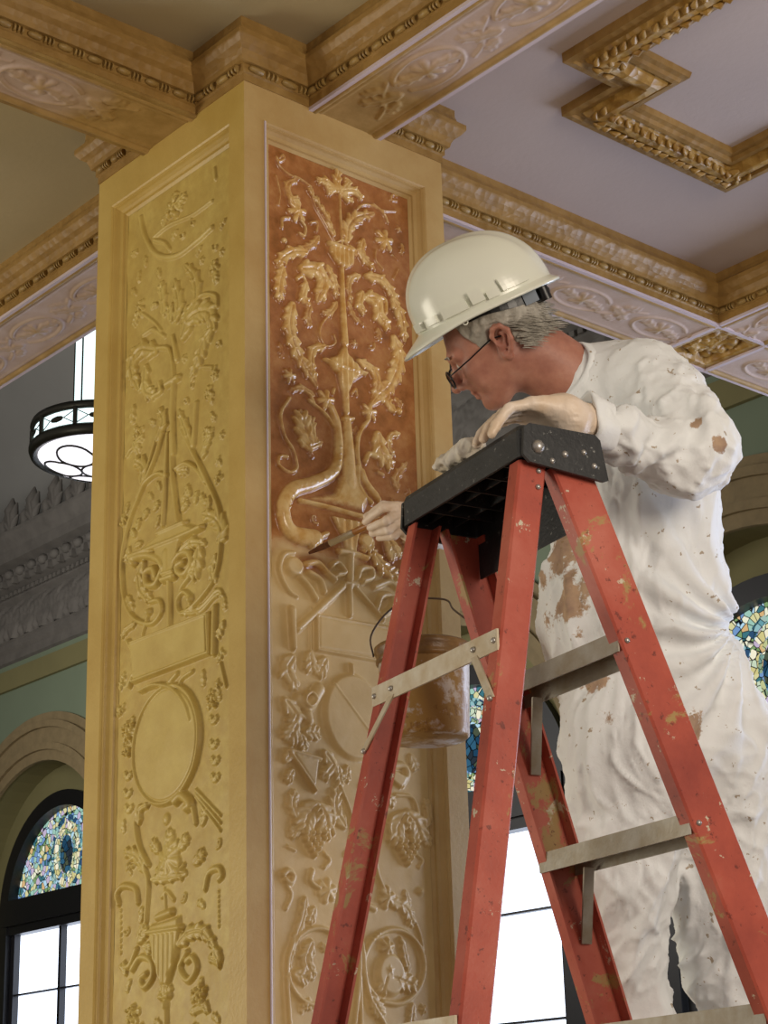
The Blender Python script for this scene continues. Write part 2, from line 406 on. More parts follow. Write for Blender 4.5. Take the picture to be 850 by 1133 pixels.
PW = .655; REC = .032; PZ0, PZ1 = 1.55, 3.906; PS0, PS1 = .096, .559
# map picture measurements of the carving onto the recessed panel faces (metres on the panel)
def zt(ox, oy, sc, face):
    def f(*a):
        out = []
        for X, Y in a:
            P = on(ox+X/sc, oy+Y/sc, 1 if face == 'R' else 0, REC); out.append(np.array([(P[0] if face == 'R' else P[1])-PS0, P[2]-PZ0]))
        return out
    f.k = .00215/sc; return f

def carve_right():
    R = Relief(PS1-PS0, PZ1-PZ0, .0021)
    def S(T, pts, r, h, r1=None, h1=None, **k): R.stroke(T(*pts), r*T.k*1.15, h*.001, None if r1 is None else r1*T.k*1.15, None if h1 is None else h1*.001, **k)
    def Lf(T, pts, w, h=11, n=5): R.leaf(T(*pts), w*T.k*1.15, h*.001, n)
    def Fl(T, c, r, h=12, n=6, a0=.3): R.flower(T(c)[0], r*T.k*1.15, h*.001, n, a0)
    def Cl(T, c, r, h=13, n=9): R.cluster(T(c)[0], r*T.k*1.15, h*.001, n)
    A = zt(280, 150, 3.777, 'R')
    S(A, [(112, 92), (122, 82), (128, 98), (108, 108), (95, 90), (110, 130), (150, 165), (190, 180), (240, 215)], 7, 6)
    for P, w in (([(352, 235), (345, 190), (355, 150)], 26), ([(345, 235), (300, 195), (262, 190)], 22), ([(340, 235), (310, 215), (318, 250)], 22),
                 ([(362, 235), (395, 200), (375, 185)], 18), ([(365, 235), (420, 235), (452, 268)], 24), ([(362, 240), (385, 265), (415, 275)], 18)): Lf(A, P, w, 15, 4)
    S(A, [(358, 240), (362, 350), (368, 460)], 7, 8)
    for P in ([(240, 240), (260, 300), (300, 370), (340, 445)], ): S(A, P, 5, 6)
    for c in ((245, 250), (270, 285), (290, 320), (312, 350), (322, 385), (335, 420)): Lf(A, [c, (c[0]-12, c[1]-28)], 15, 12, 3)
    Lf(A, [(388, 440), (395, 385), (430, 345), (500, 328)], 34, 12, 7)
    S(A, [(430, 310), (460, 290), (510, 300), (545, 330), (560, 365)], 7, 7); S(A, [(500, 290), (540, 315), (595, 318)], 8, 7, 3)
    S(A, [(600, 255), (580, 250), (575, 270), (600, 275)], 6, 6)
    Fl(A, (180, 318), 46, 15); Lf(A, [(180, 300), (155, 270), (190, 265)], 20, 13, 3); Lf(A, [(165, 290), (140, 210), (185, 185)], 20, 10, 4)
    S(A, [(150, 345), (120, 350), (118, 385)], 8, 7); S(A, [(195, 355), (215, 385), (210, 420), (190, 410)], 8, 8); S(A, [(238, 365), (265, 365), (262, 400)], 8, 7)
    S(A, [(95, 170), (110, 240), (105, 290)], 6, 5); R.stamp(*A((128, 440))[0], 17*A.k, .008)
    Lf(A, [(270, 425), (240, 460), (180, 475)], 20, 9, 5)
    Lf(A, [(215, 490), (160, 490), (120, 515), (98, 545)], 30, 14, 5); Lf(A, [(120, 560), (108, 620), (105, 690)], 30, 13, 6)
    Lf(A, [(200, 560), (260, 565), (290, 620), (265, 690)], 44, 17, 6); Lf(A, [(215, 620), (205, 680), (230, 700)], 26, 14, 4)
    S(A, [(180, 600), (200, 590), (215, 620), (200, 650)], 11, 10)
    Lf(A, [(305, 550), (335, 610), (345, 680)], 22, 13, 6); Lf(A, [(345, 700), (320, 740), (285, 745)], 18, 10, 4); Lf(A, [(235, 710), (225, 760), (235, 800)], 22, 8, 4)
    R.poly(A((318, 455), (420, 490), (418, 545), (385, 562), (345, 540), (312, 490)), .014, 6)
    S(A, [(312, 452), (360, 468), (410, 482)], 10, 17); S(A, [(330, 460), (370, 440), (400, 475)], 6, 9)
    S(A, [(366, 560), (370, 700), (380, 870)], 11, 12, 19, 13)
    Lf(A, [(440, 588), (405, 600), (395, 650), (410, 700)], 20, 11, 5); Lf(A, [(395, 700), (420, 760), (470, 800)], 16, 9, 5)
    Lf(A, [(470, 590), (530, 605), (570, 650), (600, 690)], 30, 14, 6); Lf(A, [(580, 690), (615, 760), (630, 860)], 32, 13, 6)
    Lf(A, [(450, 660), (440, 710), (460, 745)], 26, 14, 4); Lf(A, [(470, 680), (510, 690), (525, 760), (565, 805)], 40, 17, 6); S(A, [(500, 690), (545, 690), (550, 745)], 10, 12); Lf(A, [(520, 810), (525, 860)], 18, 8, 4)
    Fl(A, (545, 440), 48, 14, 6); S(A, [(510, 480), (510, 520), (540, 560)], 6, 6); Lf(A, [(455, 440), (450, 500), (505, 560)], 26, 12, 6); S(A, [(400, 465), (420, 480), (425, 500)], 10, 9)
    Lf(A, [(160, 710), (150, 800), (185, 920), (262, 1045)], 36, 13, 10); Lf(A, [(290, 885), (245, 900), (240, 970), (260, 1020)], 24, 14, 6)
    S(A, [(345, 725), (290, 780), (275, 830), (300, 880), (340, 870), (335, 835)], 6, 7)
    R.poly(A((375, 860), (400, 920), (468, 998), (415, 1035), (388, 1120), (372, 1120), (345, 1000), (288, 938), (350, 915)), .015, 8, 4)
    S(A, [(292, 938), (380, 975), (465, 998)], 7, 17)
    Lf(A, [(585, 850), (605, 930), (570, 1040), (490, 1128)], 40, 13, 9); Lf(A, [(440, 945), (500, 985), (515, 1040), (495, 1100)], 28, 12, 6); S(A, [(490, 1120), (560, 1060), (600, 1030)], 7, 7)
    Fl(A, (150, 1005), 30, 11); Fl(A, (420, 870), 18, 10); Lf(A, [(110, 870), (120, 930)], 14, 6, 3); S(A, [(410, 1080), (425, 1060), (430, 1085)], 8, 8); Lf(A, [(590, 1100), (620, 1130)], 18, 8, 3)
    S(A, [(330, 1080), (335, 1060)], 8, 9); S(A, [(585, 600), (605, 560)], 6, 4); S(A, [(600, 520), (580, 500)], 6, 4)
    B = zt(280, 430, 3.777, 'R')
    S(B, [(380, -20), (385, 100)], 22, 12, 16, 13); S(B, [(372, 130), (408, 130)], 10, 16)
    S(B, [(388, 130), (395, 260), (400, 400)], 20, 13, 40, 14)
    R.poly(B((372, 200), (415, 200), (425, 340), (490, 460), (460, 520), (330, 490), (205, 462), (330, 430), (370, 330)), .011, 0, 8)
    S(B, [(190, 470), (320, 500), (450, 535), (620, 560)], 10, 16); S(B, [(430, 330), (440, 420), (490, 480)], 9, 13)
    R.poly(B((320, 530), (465, 560), (430, 640), (425, 700), (385, 700), (365, 620)), .013, 5); S(B, [(350, 680), (410, 690), (470, 710)], 12, 16); S(B, [(402, 700), (398, 830)], 17, 15); S(B, [(375, 815), (425, 825)], 9, 17)
    S(B, [(320, 80), (345, 150), (352, 250), (335, 345), (250, 395), (170, 420), (125, 480), (130, 560), (170, 610), (255, 628)], 18, 14, 36, 20)
    for t in np.linspace(0, 1, 15):   # bead row on the serpent
        q = spl([(352, 250), (335, 345), (250, 395), (170, 420), (140, 500)], 60); c = q[int(t*(len(q)-1))]; R.stamp(*B(tuple(c))[0], 8*B.k, .021)
    S(B, [(250, 628), (240, 660), (280, 620), (300, 610)], 12, 17)
    S(B, [(150, 40), (112, 110), (130, 200), (165, 260), (180, 330), (150, 350), (105, 320), (110, 285), (140, 285)], 8, 8)
    Lf(B, [(235, 235), (210, 170), (195, 100)], 46, 15, 6); Lf(B, [(250, 230), (240, 160), (240, 120)], 26, 12, 4); Lf(B, [(190, 220), (230, 245), (285, 225)], 20, 16, 4); Lf(B, [(230, 260), (250, 290)], 10, 6, 3)
    Fl(B, (300, 50), 42, 16); Lf(B, [(250, 30), (200, 0), (150, 10)], 18, 9, 4); S(B, [(215, 15), (235, 30), (250, 60)], 8, 9); S(B, [(230, 50), (300, 110), (345, 180)], 8, 9)
    S(B, [(480, 130), (440, 190), (430, 270), (450, 360), (520, 465)], 9, 11, 15, 12); Lf(B, [(430, 160), (415, 190)], 10, 8, 3); S(B, [(450, 350), (470, 400), (510, 450)], 18, 12)
    Fl(B, (482, 100), 38, 15); Lf(B, [(490, 70), (520, 30), (555, 0)], 16, 12, 4); Lf(B, [(515, 195), (530, 270), (575, 330)], 40, 16, 6); Lf(B, [(605, 190), (570, 200), (565, 250), (590, 280)], 18, 12, 4); S(B, [(465, 305), (480, 275), (510, 285)], 12, 12)
    Lf(B, [(585, 95), (560, 60), (570, 40)], 24, 12, 4); R.stamp(*B((605, 95))[0], 20*B.k, .013); Lf(B, [(600, 420), (595, 370), (640, 310)], 22, 9, 5); S(B, [(520, 350), (540, 360)], 10, 7)
    S(B, [(160, 690), (120, 700), (105, 760), (140, 840), (180, 870)], 13, 15, 8, 10); R.disc(B((165, 745))[0], 55*B.k, 50*B.k, .014)
    for P in ([(215, 735), (260, 730), (300, 770), (335, 800)], [(190, 790), (225, 830), (255, 880)], [(225, 770), (270, 800), (290, 850)]): S(B, P, 13, 16)
    S(B, [(320, 740), (345, 730), (375, 770), (340, 780)], 11, 17)
    S(B, [(398, 830), (402, 945)], 13, 13); S(B, [(372, 830), (185, 1005)], 14, 12); S(B, [(420, 830), (540, 965)], 11, 12)
    S(B, [(430, 790), (445, 755), (485, 755), (490, 790), (455, 805)], 13, 15); S(B, [(500, 830), (560, 810), (600, 840)], 12, 14); S(B, [(510, 920), (530, 870), (575, 870), (570, 920), (530, 950)], 13, 15)
    R.disc(B((470, 640))[0], 50*B.k, 40*B.k, .012); Cl(B, (480, 680), 30, 16, 7); Lf(B, [(500, 700), (550, 760), (600, 780)], 34, 16, 6); Lf(B, [(560, 640), (590, 700)], 40, 14, 5)
    S(B, [(158, 925), (165, 1085)], 17, 15, 12)
    P = B((262, 948), (545, 1000), (620, 1014), (620, 1150), (262, 1092)); R.poly(P, .011, 0, 3)
    S(B, [(240, 920), (240, 1130)], 6, 5); S(B, [(262, 950), (640, 1018)], 7, 13, curve=False); S(B, [(262, 1092), (640, 1160)], 7, 13, curve=False); S(B, [(262, 950), (262, 1092)], 7, 13, curve=False)
    C = zt(280, 700, 2.617, 'R')
    R.disc(C((288, 245))[0], 112*C.k, 128*C.k, .012); S(C, [(228, 150), (330, 290)], 4, 15, curve=False); S(C, [(282, 95), (284, 118)], 6, 12)
    for P, w in (([(110, 75), (95, 110), (120, 160)], 26), ([(160, 65), (165, 110)], 22), ([(205, 80), (185, 120)], 22), ([(90, 200), (120, 240), (110, 265)], 26), ([(120, 270), (100, 310)], 26), ([(150, 290), (185, 290)], 20), ([(135, 300), (145, 335)], 16),
                 ([(90, 370), (105, 350)], 16), ([(110, 400), (95, 430)], 14), ([(205, 350), (225, 385), (200, 420)], 22), ([(240, 390), (250, 440)], 16), ([(270, 390), (265, 430)], 14)): Lf(C, P, w, 14, 4)
    S(C, [(130, 195), (160, 210), (190, 165)], 18, 13); S(C, [(145, 185), (160, 175), (175, 195), (160, 215), (143, 205), (145, 185)], 7, 18); S(C, [(160, 255), (155, 235)], 14, 14)
    R.poly(C((98, 340), (188, 368), (176, 460)), .013, 0, 3); S(C, [(100, 342), (188, 368)], 7, 16, curve=False); S(C, [(100, 345), (176, 458)], 6, 15, curve=False)
    for mx in (0, 1):
        ax_, y0 = ((182, 535), 0) if not mx else ((437, 560), 0)
        sx = -1 if mx else 1; f = lambda x, y: (ax_[0]+sx*x, ax_[1]+y)
        Lf(C, [f(-5, -30), f(-30, 0), f(-40, 40)], 34, 17, 5); Lf(C, [f(5, -30), f(25, 10), f(20, 50)], 30, 16, 5); S(C, [f(-10, -15), f(0, -25), f(6, -10), f(-5, -2)], 7, 20)
        S(C, [f(15, -35), f(42, -20), f(45, 20), f(25, 35), f(15, 15)], 7, 12); Lf(C, [f(-50, 40), f(-75, 45)], 16, 10, 3); Lf(C, [f(-60, 0), f(-72, -40), f(-60, -75)], 16, 11, 5)
        for j, (n_, yy) in enumerate(((4, 45), (4, 62), (3, 78), (2, 92), (1, 108))):
            for k in range(n_): R.stamp(*C(f(-8+(k-(n_-1)/2)*17, yy))[0], 10.5*C.k, .017+.003*(k % 2))
    Lf(C, [(260, 560), (235, 510), (240, 450)], 22, 12, 6); S(C, [(250, 440), (280, 520), (300, 600)], 5, 8); S(C, [(385, 390), (430, 385), (445, 410), (430, 440)], 10, 10)
    R.poly(C((400, 395), (445, 418), (425, 455), (392, 430)), .012, 0, 2); S(C, [(410, 470), (460, 480), (480, 540), (490, 600)], 5, 8); Lf(C, [(455, 360), (470, 395)], 16, 8, 4); Lf(C, [(380, 470), (405, 495)], 16, 11, 4)
    S(C, [(85, 700), (100, 690), (115, 705), (105, 725), (90, 715)], 8, 10); S(C, [(95, 730), (110, 760), (95, 800)], 5, 6); S(C, [(170, 690), (165, 720), (190, 740)], 7, 9); S(C, [(205, 640), (220, 660), (205, 680)], 5, 7); S(C, [(100, 620), (120, 630)], 5, 6)
    Fl(C, (212, 748), 28, 14); Fl(C, (385, 768), 26, 15); Lf(C, [(400, 780), (440, 800), (460, 850)], 18, 11, 5); Lf(C, [(440, 750), (450, 790)], 10, 8, 3); R.disc(C((482, 750))[0], 16*C.k, 14*C.k, .011); S(C, [(350, 640), (360, 700), (380, 750)], 6, 8); S(C, [(470, 640), (490, 660), (480, 680)], 5, 6); S(C, [(330, 790), (350, 800)], 8, 8)
    ring = lambda c, rx, ry, a0, a1: [(c[0]+rx*math.cos(t), c[1]+ry*math.sin(t)) for t in np.linspace(a0, a1, 14)]
    S(C, ring((405, 968), 88, 108, 2.2, 8.2), 7, 10); S(C, ring((185, 968), 88, 112, -5.2, 1.2), 7, 10)
    for c in ((350, 880), (342, 890), (358, 872)): R.stamp(*C(c)[0], 6*C.k, .013)
    R.disc(C((395, 990))[0], 55*C.k, 62*C.k, .012); Fl(C, (388, 978), 28, 18, 5); Lf(C, [(400, 1000), (430, 1010), (470, 1025)], 24, 15, 5); Lf(C, [(380, 1000), (370, 1040)], 20, 14, 4)
    Fl(C, (385, 912), 22, 16); Lf(C, [(430, 900), (440, 950), (450, 980)], 11, 11, 5); S(C, [(425, 890), (432, 900)], 8, 9)
    Lf(C, [(165, 900), (150, 950), (170, 1000)], 22, 13, 5); Lf(C, [(120, 990), (150, 1000)], 20, 11, 4); Cl(C, (150, 1080), 14, 11, 7)
    for P in ([(300, 870), (305, 980), (290, 1140)], [(312, 900), (330, 1040), (380, 1140)], [(296, 930), (275, 1040), (240, 1150)], [(306, 1000), (310, 1150)]): S(C, P, 7, 11)
    Lf(C, [(340, 1060), (370, 1110)], 20, 12, 5); Lf(C, [(150, 770), (140, 830), (110, 920), (96, 1000)], 13, 10, 9); S(C, [(96, 1000), (105, 1140)], 6, 9); Lf(C, [(175, 800), (160, 840)], 14, 10, 3); Lf(C, [(460, 1080), (455, 1150)], 14, 9, 5); S(C, [(460, 820), (480, 870), (490, 920)], 5, 7)
    Cl(C, (330, 1200), 30, 13); Lf(C, [(180, 1250), (200, 1150)], 30, 12, 6); Lf(C, [(420, 1270), (400, 1180)], 30, 12, 6)
    R.sprigs(46, 11, .02, PZ1-PZ0-.05); R.blur(1)
    n = fbm(np.stack([*np.meshgrid(R.X*22, R.Y*22), np.zeros(R.h.shape)], -1), 3); R.h += n*.0009
    return R
def carve_left():
    R = Relief(PS1-PS0, PZ1-PZ0, .0021)
    def S(T, pts, r, h, r1=None, h1=None, **k): R.stroke(T(*pts), r*T.k*1.35, h*.001, None if r1 is None else r1*T.k*1.35, None if h1 is None else h1*.001, **k)
    def Lf(T, pts, w, h=11, n=5): R.leaf(T(*pts), w*T.k*1.35, h*.001, n)
    def Fl(T, c, r, h=12, n=6, a0=.3): R.flower(T(c)[0], r*T.k*1.35, h*.001, n, a0)
    def Cl(T, c, r, h=13, n=9): R.cluster(T(c)[0], r*T.k*1.2, h*.001, n)
    A = zt(90, 150, 3.235, 'L')
    S(A, [(215, 295), (230, 360), (270, 425), (340, 432), (420, 375), (470, 330)], 9, 8); S(A, [(262, 365), (320, 320), (400, 285), (470, 235)], 6, 7); S(A, [(262, 375), (300, 385), (320, 410)], 7, 7)
    Cl(A, (335, 262), 34, 15, 8); Lf(A, [(350, 245), (375, 215)], 16, 13, 3); Lf(A, [(330, 245), (345, 205)], 14, 12, 3); Lf(A, [(310, 290), (295, 320)], 16, 11, 3); S(A, [(478, 120), (482, 155)], 8, 6)
    Cl(A, (480, 475), 22, 12, 7); Lf(A, [(480, 490), (485, 525)], 14, 10, 3); Cl(A, (212, 622), 24, 13, 7); Lf(A, [(205, 640), (190, 680)], 14, 10, 3); S(A, [(225, 640), (265, 670), (290, 700)], 5, 6)
    Lf(A, [(370, 650), (415, 590), (410, 510), (375, 465)], 24, 12, 7); Lf(A, [(345, 660), (355, 600), (335, 520)], 24, 12, 6); Lf(A, [(300, 640), (295, 570), (285, 530)], 20, 10, 5); Lf(A, [(325, 660), (320, 610)], 20, 10, 4)
    S(A, [(490, 610), (485, 575), (440, 570), (405, 605), (375, 680)], 7, 8); Lf(A, [(370, 720), (400, 650), (460, 630), (480, 690)], 34, 15, 8); Lf(A, [(470, 700), (445, 740), (425, 800), (395, 860)], 26, 13, 7)
    S(A, [(225, 715), (260, 695), (300, 720)], 7, 7); Lf(A, [(270, 770), (215, 770), (185, 830), (210, 910)], 32, 14, 8); Lf(A, [(235, 830), (235, 910), (270, 930)], 24, 12, 5); S(A, [(280, 760), (320, 770), (335, 870), (325, 1000)], 7, 9); S(A, [(260, 935), (290, 915), (285, 885)], 8, 9)
    S(A, [(312, 893), (352, 868)], 12, 14); S(A, [(330, 720), (345, 800)], 8, 8, 12); Cl(A, (480, 850), 16, 11, 6); S(A, [(440, 830), (470, 830)], 6, 6); Cl(A, (460, 925), 18, 12, 6); Lf(A, [(455, 900), (470, 960)], 12, 9, 3)
    Lf(A, [(190, 970), (185, 1030)], 14, 10, 4); Lf(A, [(280, 1090), (300, 1020), (280, 980)], 20, 13, 6); Lf(A, [(400, 1110), (380, 1050), (350, 985)], 18, 12, 6); S(A, [(415, 960), (405, 1110)], 10, 9); Cl(A, (455, 1060), 20, 11, 6); Cl(A, (205, 1060), 22, 11, 6); Lf(A, [(190, 1100), (210, 1130)], 16, 9, 3)
    S(A, [(335, 880), (330, 1000), (335, 1140)], 11, 11)
    B = zt(90, 480, 3.54, 'L')
    S(B, [(325, 0), (290, 110), (235, 240), (185, 380), (165, 520), (175, 650), (215, 725), (280, 745), (320, 700), (310, 655), (275, 660)], 8, 11)
    S(B, [(400, -10), (445, 80), (495, 180), (545, 300), (552, 430), (530, 560), (470, 650), (400, 705), (382, 660), (405, 620), (435, 640)], 8, 11)
    S(B, [(300, 10), (255, 170)], 7, 9); S(B, [(345, 0), (335, 180), (325, 360)], 8, 11); S(B, [(360, 0), (365, 180), (385, 350)], 9, 12, 11)
    Lf(B, [(245, 190), (250, 130), (215, 105)], 28, 14, 6); Lf(B, [(480, 90), (500, 30), (510, 0)], 18, 11, 5); Lf(B, [(220, 30), (245, 10)], 14, 9, 3); S(B, [(180, 90), (200, 60), (230, 50)], 5, 7); Cl(B, (540, 110), 13, 10, 5); Cl(B, (540, 175), 16, 12, 5); Cl(B, (172, 340), 20, 12, 6); Lf(B, [(180, 310), (185, 270)], 10, 9, 3)
    S(B, [(340, 165), (300, 158), (250, 200), (225, 250)], 8, 11); S(B, [(378, 140), (415, 118), (460, 145), (490, 190)], 9, 12); Lf(B, [(385, 150), (420, 145)], 16, 10, 4)
    for a, b in (((400, 268), (420, 232)), ((430, 240), (415, 205)), ((450, 270), (455, 228)), ((490, 275), (470, 240)), ((505, 285), (500, 250)), ((290, 300), (305, 268)), ((250, 330), (262, 300)), ((225, 372), (230, 335)), ((215, 400), (200, 380)), ((240, 430), (215, 440)), ((400, 300), (420, 270))): Lf(B, [a, b], 13, 11, 3)
    R.poly(B((200, 482), (310, 395), (345, 365), (400, 345), (482, 368), (400, 430), (375, 545), (330, 560), (290, 455)), .013, 0, 4)
    S(B, [(205, 482), (300, 445), (400, 405), (480, 368)], 11, 18); S(B, [(310, 395), (365, 370), (415, 350)], 9, 17); S(B, [(345, 470), (350, 540)], 22, 17, 16, 16)
    S(B, [(330, 575), (372, 560)], 12, 19); S(B, [(332, 552), (370, 540)], 9, 17); S(B, [(350, 580), (352, 755)], 10, 11)
    S(B, [(375, 500), (400, 470), (430, 470), (440, 510), (415, 550), (390, 545), (385, 520), (405, 505)], 12, 15); Lf(B, [(400, 465), (440, 430), (490, 432)], 20, 17, 4); Lf(B, [(470, 450), (460, 520), (440, 560)], 28, 14, 5); S(B, [(430, 560), (400, 600), (380, 660)], 8, 10)
    S(B, [(330, 520), (315, 495), (270, 478), (210, 492), (215, 510)], 14, 18); S(B, [(325, 540), (300, 590), (265, 590), (262, 545), (290, 530), (300, 560)], 12, 15); Lf(B, [(250, 510), (235, 560), (245, 620), (280, 650)], 26, 15, 6)
    Lf(B, [(545, 420), (560, 380), (530, 330), (480, 315)], 30, 13, 7); Lf(B, [(530, 480), (515, 540), (530, 580)], 20, 11, 5); Lf(B, [(190, 450), (180, 500)], 16, 9, 4); Lf(B, [(185, 640), (205, 690)], 16, 10, 4)
    Lf(B, [(400, 700), (470, 690), (540, 620), (560, 660)], 16, 11, 5); Lf(B, [(215, 745), (180, 770), (160, 800)], 14, 11, 4); R.stamp(*B((270, 700))[0], 18*B.k, .015); R.stamp(*B((432, 650))[0], 18*B.k, .015); S(B, [(265, 720), (245, 790)], 6, 9); S(B, [(430, 670), (465, 710)], 6, 9)
    R.poly(B((198, 822), (502, 705), (506, 862), (212, 976)), .012, 0, 3)
    for a, b in (((205, 822), (502, 708)), ((212, 972), (506, 860))): S(B, [a, b], 7, 16, curve=False)
    S(B, [(505, 705), (510, 862)], 6, 15, curve=False); S(B, [(530, 678), (526, 862)], 10, 13, curve=False); S(B, [(188, 812), (205, 845)], 8, 12, curve=False); S(B, [(212, 945), (195, 990)], 9, 13)
    Lf(B, [(560, 740), (540, 800)], 16, 10, 4); Lf(B, [(560, 640), (565, 690)], 12, 8, 3)
    for c in ((555, 860), (545, 880), (165, 955), (160, 985)): Cl(B, c, 12, 10, 5)
    Cl(B, (520, 1040), 28, 14, 9); Cl(B, (160, 1085), 18, 12, 6); Cl(B, (540, 985), 14, 11, 5); Lf(B, [(480, 930), (480, 990)], 12, 10, 4); S(B, [(440, 930), (400, 960), (390, 990)], 7, 9); S(B, [(345, 980), (380, 940)], 9, 9); S(B, [(550, 900), (570, 990)], 6, 8)
    c0 = on(186, 824, 0, REC); q = np.array([c0[1]-PS0, c0[2]-PZ0]); a_, b_ = on(150, 824, 0, REC), on(222, 824, 0, REC)
    rx = abs(a_[1]-b_[1])/2; top = on(186, 760, 0, REC)[2]; bot = on(186, 889, 0, REC)[2]; ry = (top-bot)/2; q[1] = (top+bot)/2-PZ0
    R.disc(q, rx, ry, .011); R.stroke([(q[0]+rx*math.cos(t), q[1]+ry*math.sin(t)) for t in np.linspace(0, 6.28, 30)], .006, .014); S(B, [(240, 1010), (300, 985), (370, 1000), (420, 1060), (440, 1120)], 8, 17)
    C = zt(80, 790, 3.304, 'L')
    Cl(C, (210, 60), 30, 17, 10); Cl(C, (205, 130), 22, 14, 8)
    for d in (-14, 0, 14): S(C, [(245, 90+d), (315, 148+d*.3)], 4, 8, curve=False); S(C, [(455, 290+d), (545, 400+d*2)], 4, 8, curve=False)
    for c in ((520, 20), (520, 110), (525, 170), (525, 232), (207, 225), (205, 290), (210, 345)):
        Lf(C, [(c[0], c[1]+14), (c[0]-14, c[1]-10)], 9, 11, 3); Lf(C, [(c[0], c[1]+14), (c[0]+14, c[1]-10)], 9, 11, 3)
    S(C, [(385, 320), (410, 300), (440, 330), (425, 345)], 14, 17); S(C, [(278, 335), (250, 355), (238, 400), (250, 480), (285, 555)], 9, 12, 6); S(C, [(445, 330), (455, 400)], 8, 10)
    Lf(C, [(250, 400), (255, 350), (285, 330)], 14, 14, 4); Lf(C, [(480, 400), (485, 355)], 18, 10, 4)
    Fl(C, (360, 530), 46, 17, 8); Fl(C, (365, 490), 34, 15, 7, .1); Fl(C, (330, 575), 26, 16, 6); Fl(C, (400, 575), 24, 16, 6); Lf(C, [(300, 605), (350, 600), (420, 585)], 16, 14, 5); Lf(C, [(350, 480), (365, 430)], 20, 12, 4); Lf(C, [(400, 490), (425, 450)], 18, 12, 4); Lf(C, [(320, 500), (295, 470)], 18, 12, 4)
    R.stamp(*C((348, 385))[0], 22*C.k, .009); Lf(C, [(270, 570), (240, 520), (195, 505)], 22, 12, 6); S(C, [(265, 560), (282, 620), (275, 760)], 8, 10); Cl(C, (215, 560), 16, 10, 5); S(C, [(245, 690), (235, 640), (190, 630), (168, 660), (175, 695)], 9, 11); Lf(C, [(255, 760), (260, 710)], 14, 10, 4)
    Lf(C, [(455, 545), (485, 505)], 18, 13, 4); S(C, [(490, 640), (505, 580), (540, 565), (552, 590), (540, 605)], 9, 10)
    for k in range(8): R.stamp(*C((180, 720+k*22))[0], 7*C.k, .006); R.stamp(*C((538, 650+k*18))[0], 7*C.k, .006)
    S(C, [(330, 670), (350, 650), (375, 680)], 6, 7); S(C, [(340, 640), (345, 730)], 6, 6)
    R.poly(C((290, 770), (402, 735), (405, 800), (392, 900), (360, 1000), (330, 1000), (305, 900), (292, 830)), .013, 0, 4)
    R.poly(C((298, 800), (400, 790), (388, 900), (355, 995), (335, 995), (308, 900)), .017, 6, 3); S(C, [(288, 800), (405, 782)], 9, 18); S(C, [(320, 745), (370, 725)], 12, 15)
    Lf(C, [(250, 830), (275, 780)], 22, 14, 5); Lf(C, [(270, 850), (290, 860)], 16, 12, 4); S(C, [(240, 860), (215, 920), (185, 925)], 9, 11); Lf(C, [(200, 950), (190, 910)], 14, 12, 4); S(C, [(225, 935), (255, 890), (295, 905), (300, 960), (270, 1000), (255, 970), (275, 950)], 9, 12)
    Lf(C, [(400, 840), (440, 800), (490, 800), (530, 860)], 22, 15, 7); Lf(C, [(530, 860), (540, 900), (505, 890)], 18, 14, 4); S(C, [(425, 870), (400, 930), (430, 975), (460, 930), (445, 890), (425, 905)], 9, 12)
    S(C, [(330, 1035), (360, 1030)], 10, 15); S(C, [(345, 1000), (345, 1020)], 14, 12); Lf(C, [(345, 1030), (325, 1000)], 12, 13, 3); Lf(C, [(345, 1030), (368, 1000)], 12, 13, 3); R.disc(C((347, 1065))[0], 20*C.k, 28*C.k, .014); S(C, [(347, 1080), (347, 1180)], 10, 11)
    Cl(C, (470, 1025), 30, 17, 10); Cl(C, (225, 1095), 26, 17, 9); Lf(C, [(440, 1090), (490, 1070), (500, 1090)], 14, 12, 4); Lf(C, [(280, 1230), (250, 1140)], 22, 11, 5); Lf(C, [(430, 1230), (460, 1140)], 22, 11, 5)
    R.sprigs(60, 12, .02, PZ1-PZ0-.12); R.blur(1)
    n = fbm(np.stack([*np.meshgrid(R.X*22, R.Y*22), np.ones(R.h.shape)*5], -1), 3); R.h += n*.0009
    return R

# ------------------------------------------------------------------ the pillar
ZS = 4.03; ZC = 4.19
pillar = tag(empty('pillar', (PW/2, PW/2, 0)), 'square gilded plaster pillar with carved arabesque panels, one being glazed brown', 'pillar')
b = MB(); r = REC
b.box((r+.012, r+.012, 0), (PW-r-.012, PW-r-.012, ZC))
e = .062; r = REC+.014
def stiles(mb, face):
    # local frame: a along the face, d into the pillar
    T = {'x0': lambda a, d, z: (d, a, z), 'y0': lambda a, d, z: (a, d, z), 'x1': lambda a, d, z: (PW-d, a, z), 'y1': lambda a, d, z: (a, PW-d, z)}[face]
    fl = face in ('x0', 'y1')
    for (P, z0, z1) in (([(0, 0), (e, 0), (e, r), (r, r)], 0, ZC), ([(PW-e, 0), (PW, 0), (PW-r, r), (PW-e, r)], 0, ZC), ([(e, 0), (PW-e, 0), (PW-e, r), (e, r)], 3.94, ZC), ([(e, 0), (PW-e, 0), (PW-e, r), (e, r)], 0, 1.5)):
        if fl: P = P[::-1]
        mb.hexa([T(a, d, z0) for a, d in P]+[T(a, d, z1) for a, d in P])
b.build('shaft', M['gold_r'], pillar)
for f_, m_ in (('x0', 'gold_l'), ('y0', 'gold_r'), ('x1', 'gold_r'), ('y1', 'gold_r')):
    b = MB(); stiles(b, f_); b.build('stile_frame', M[m_], pillar)
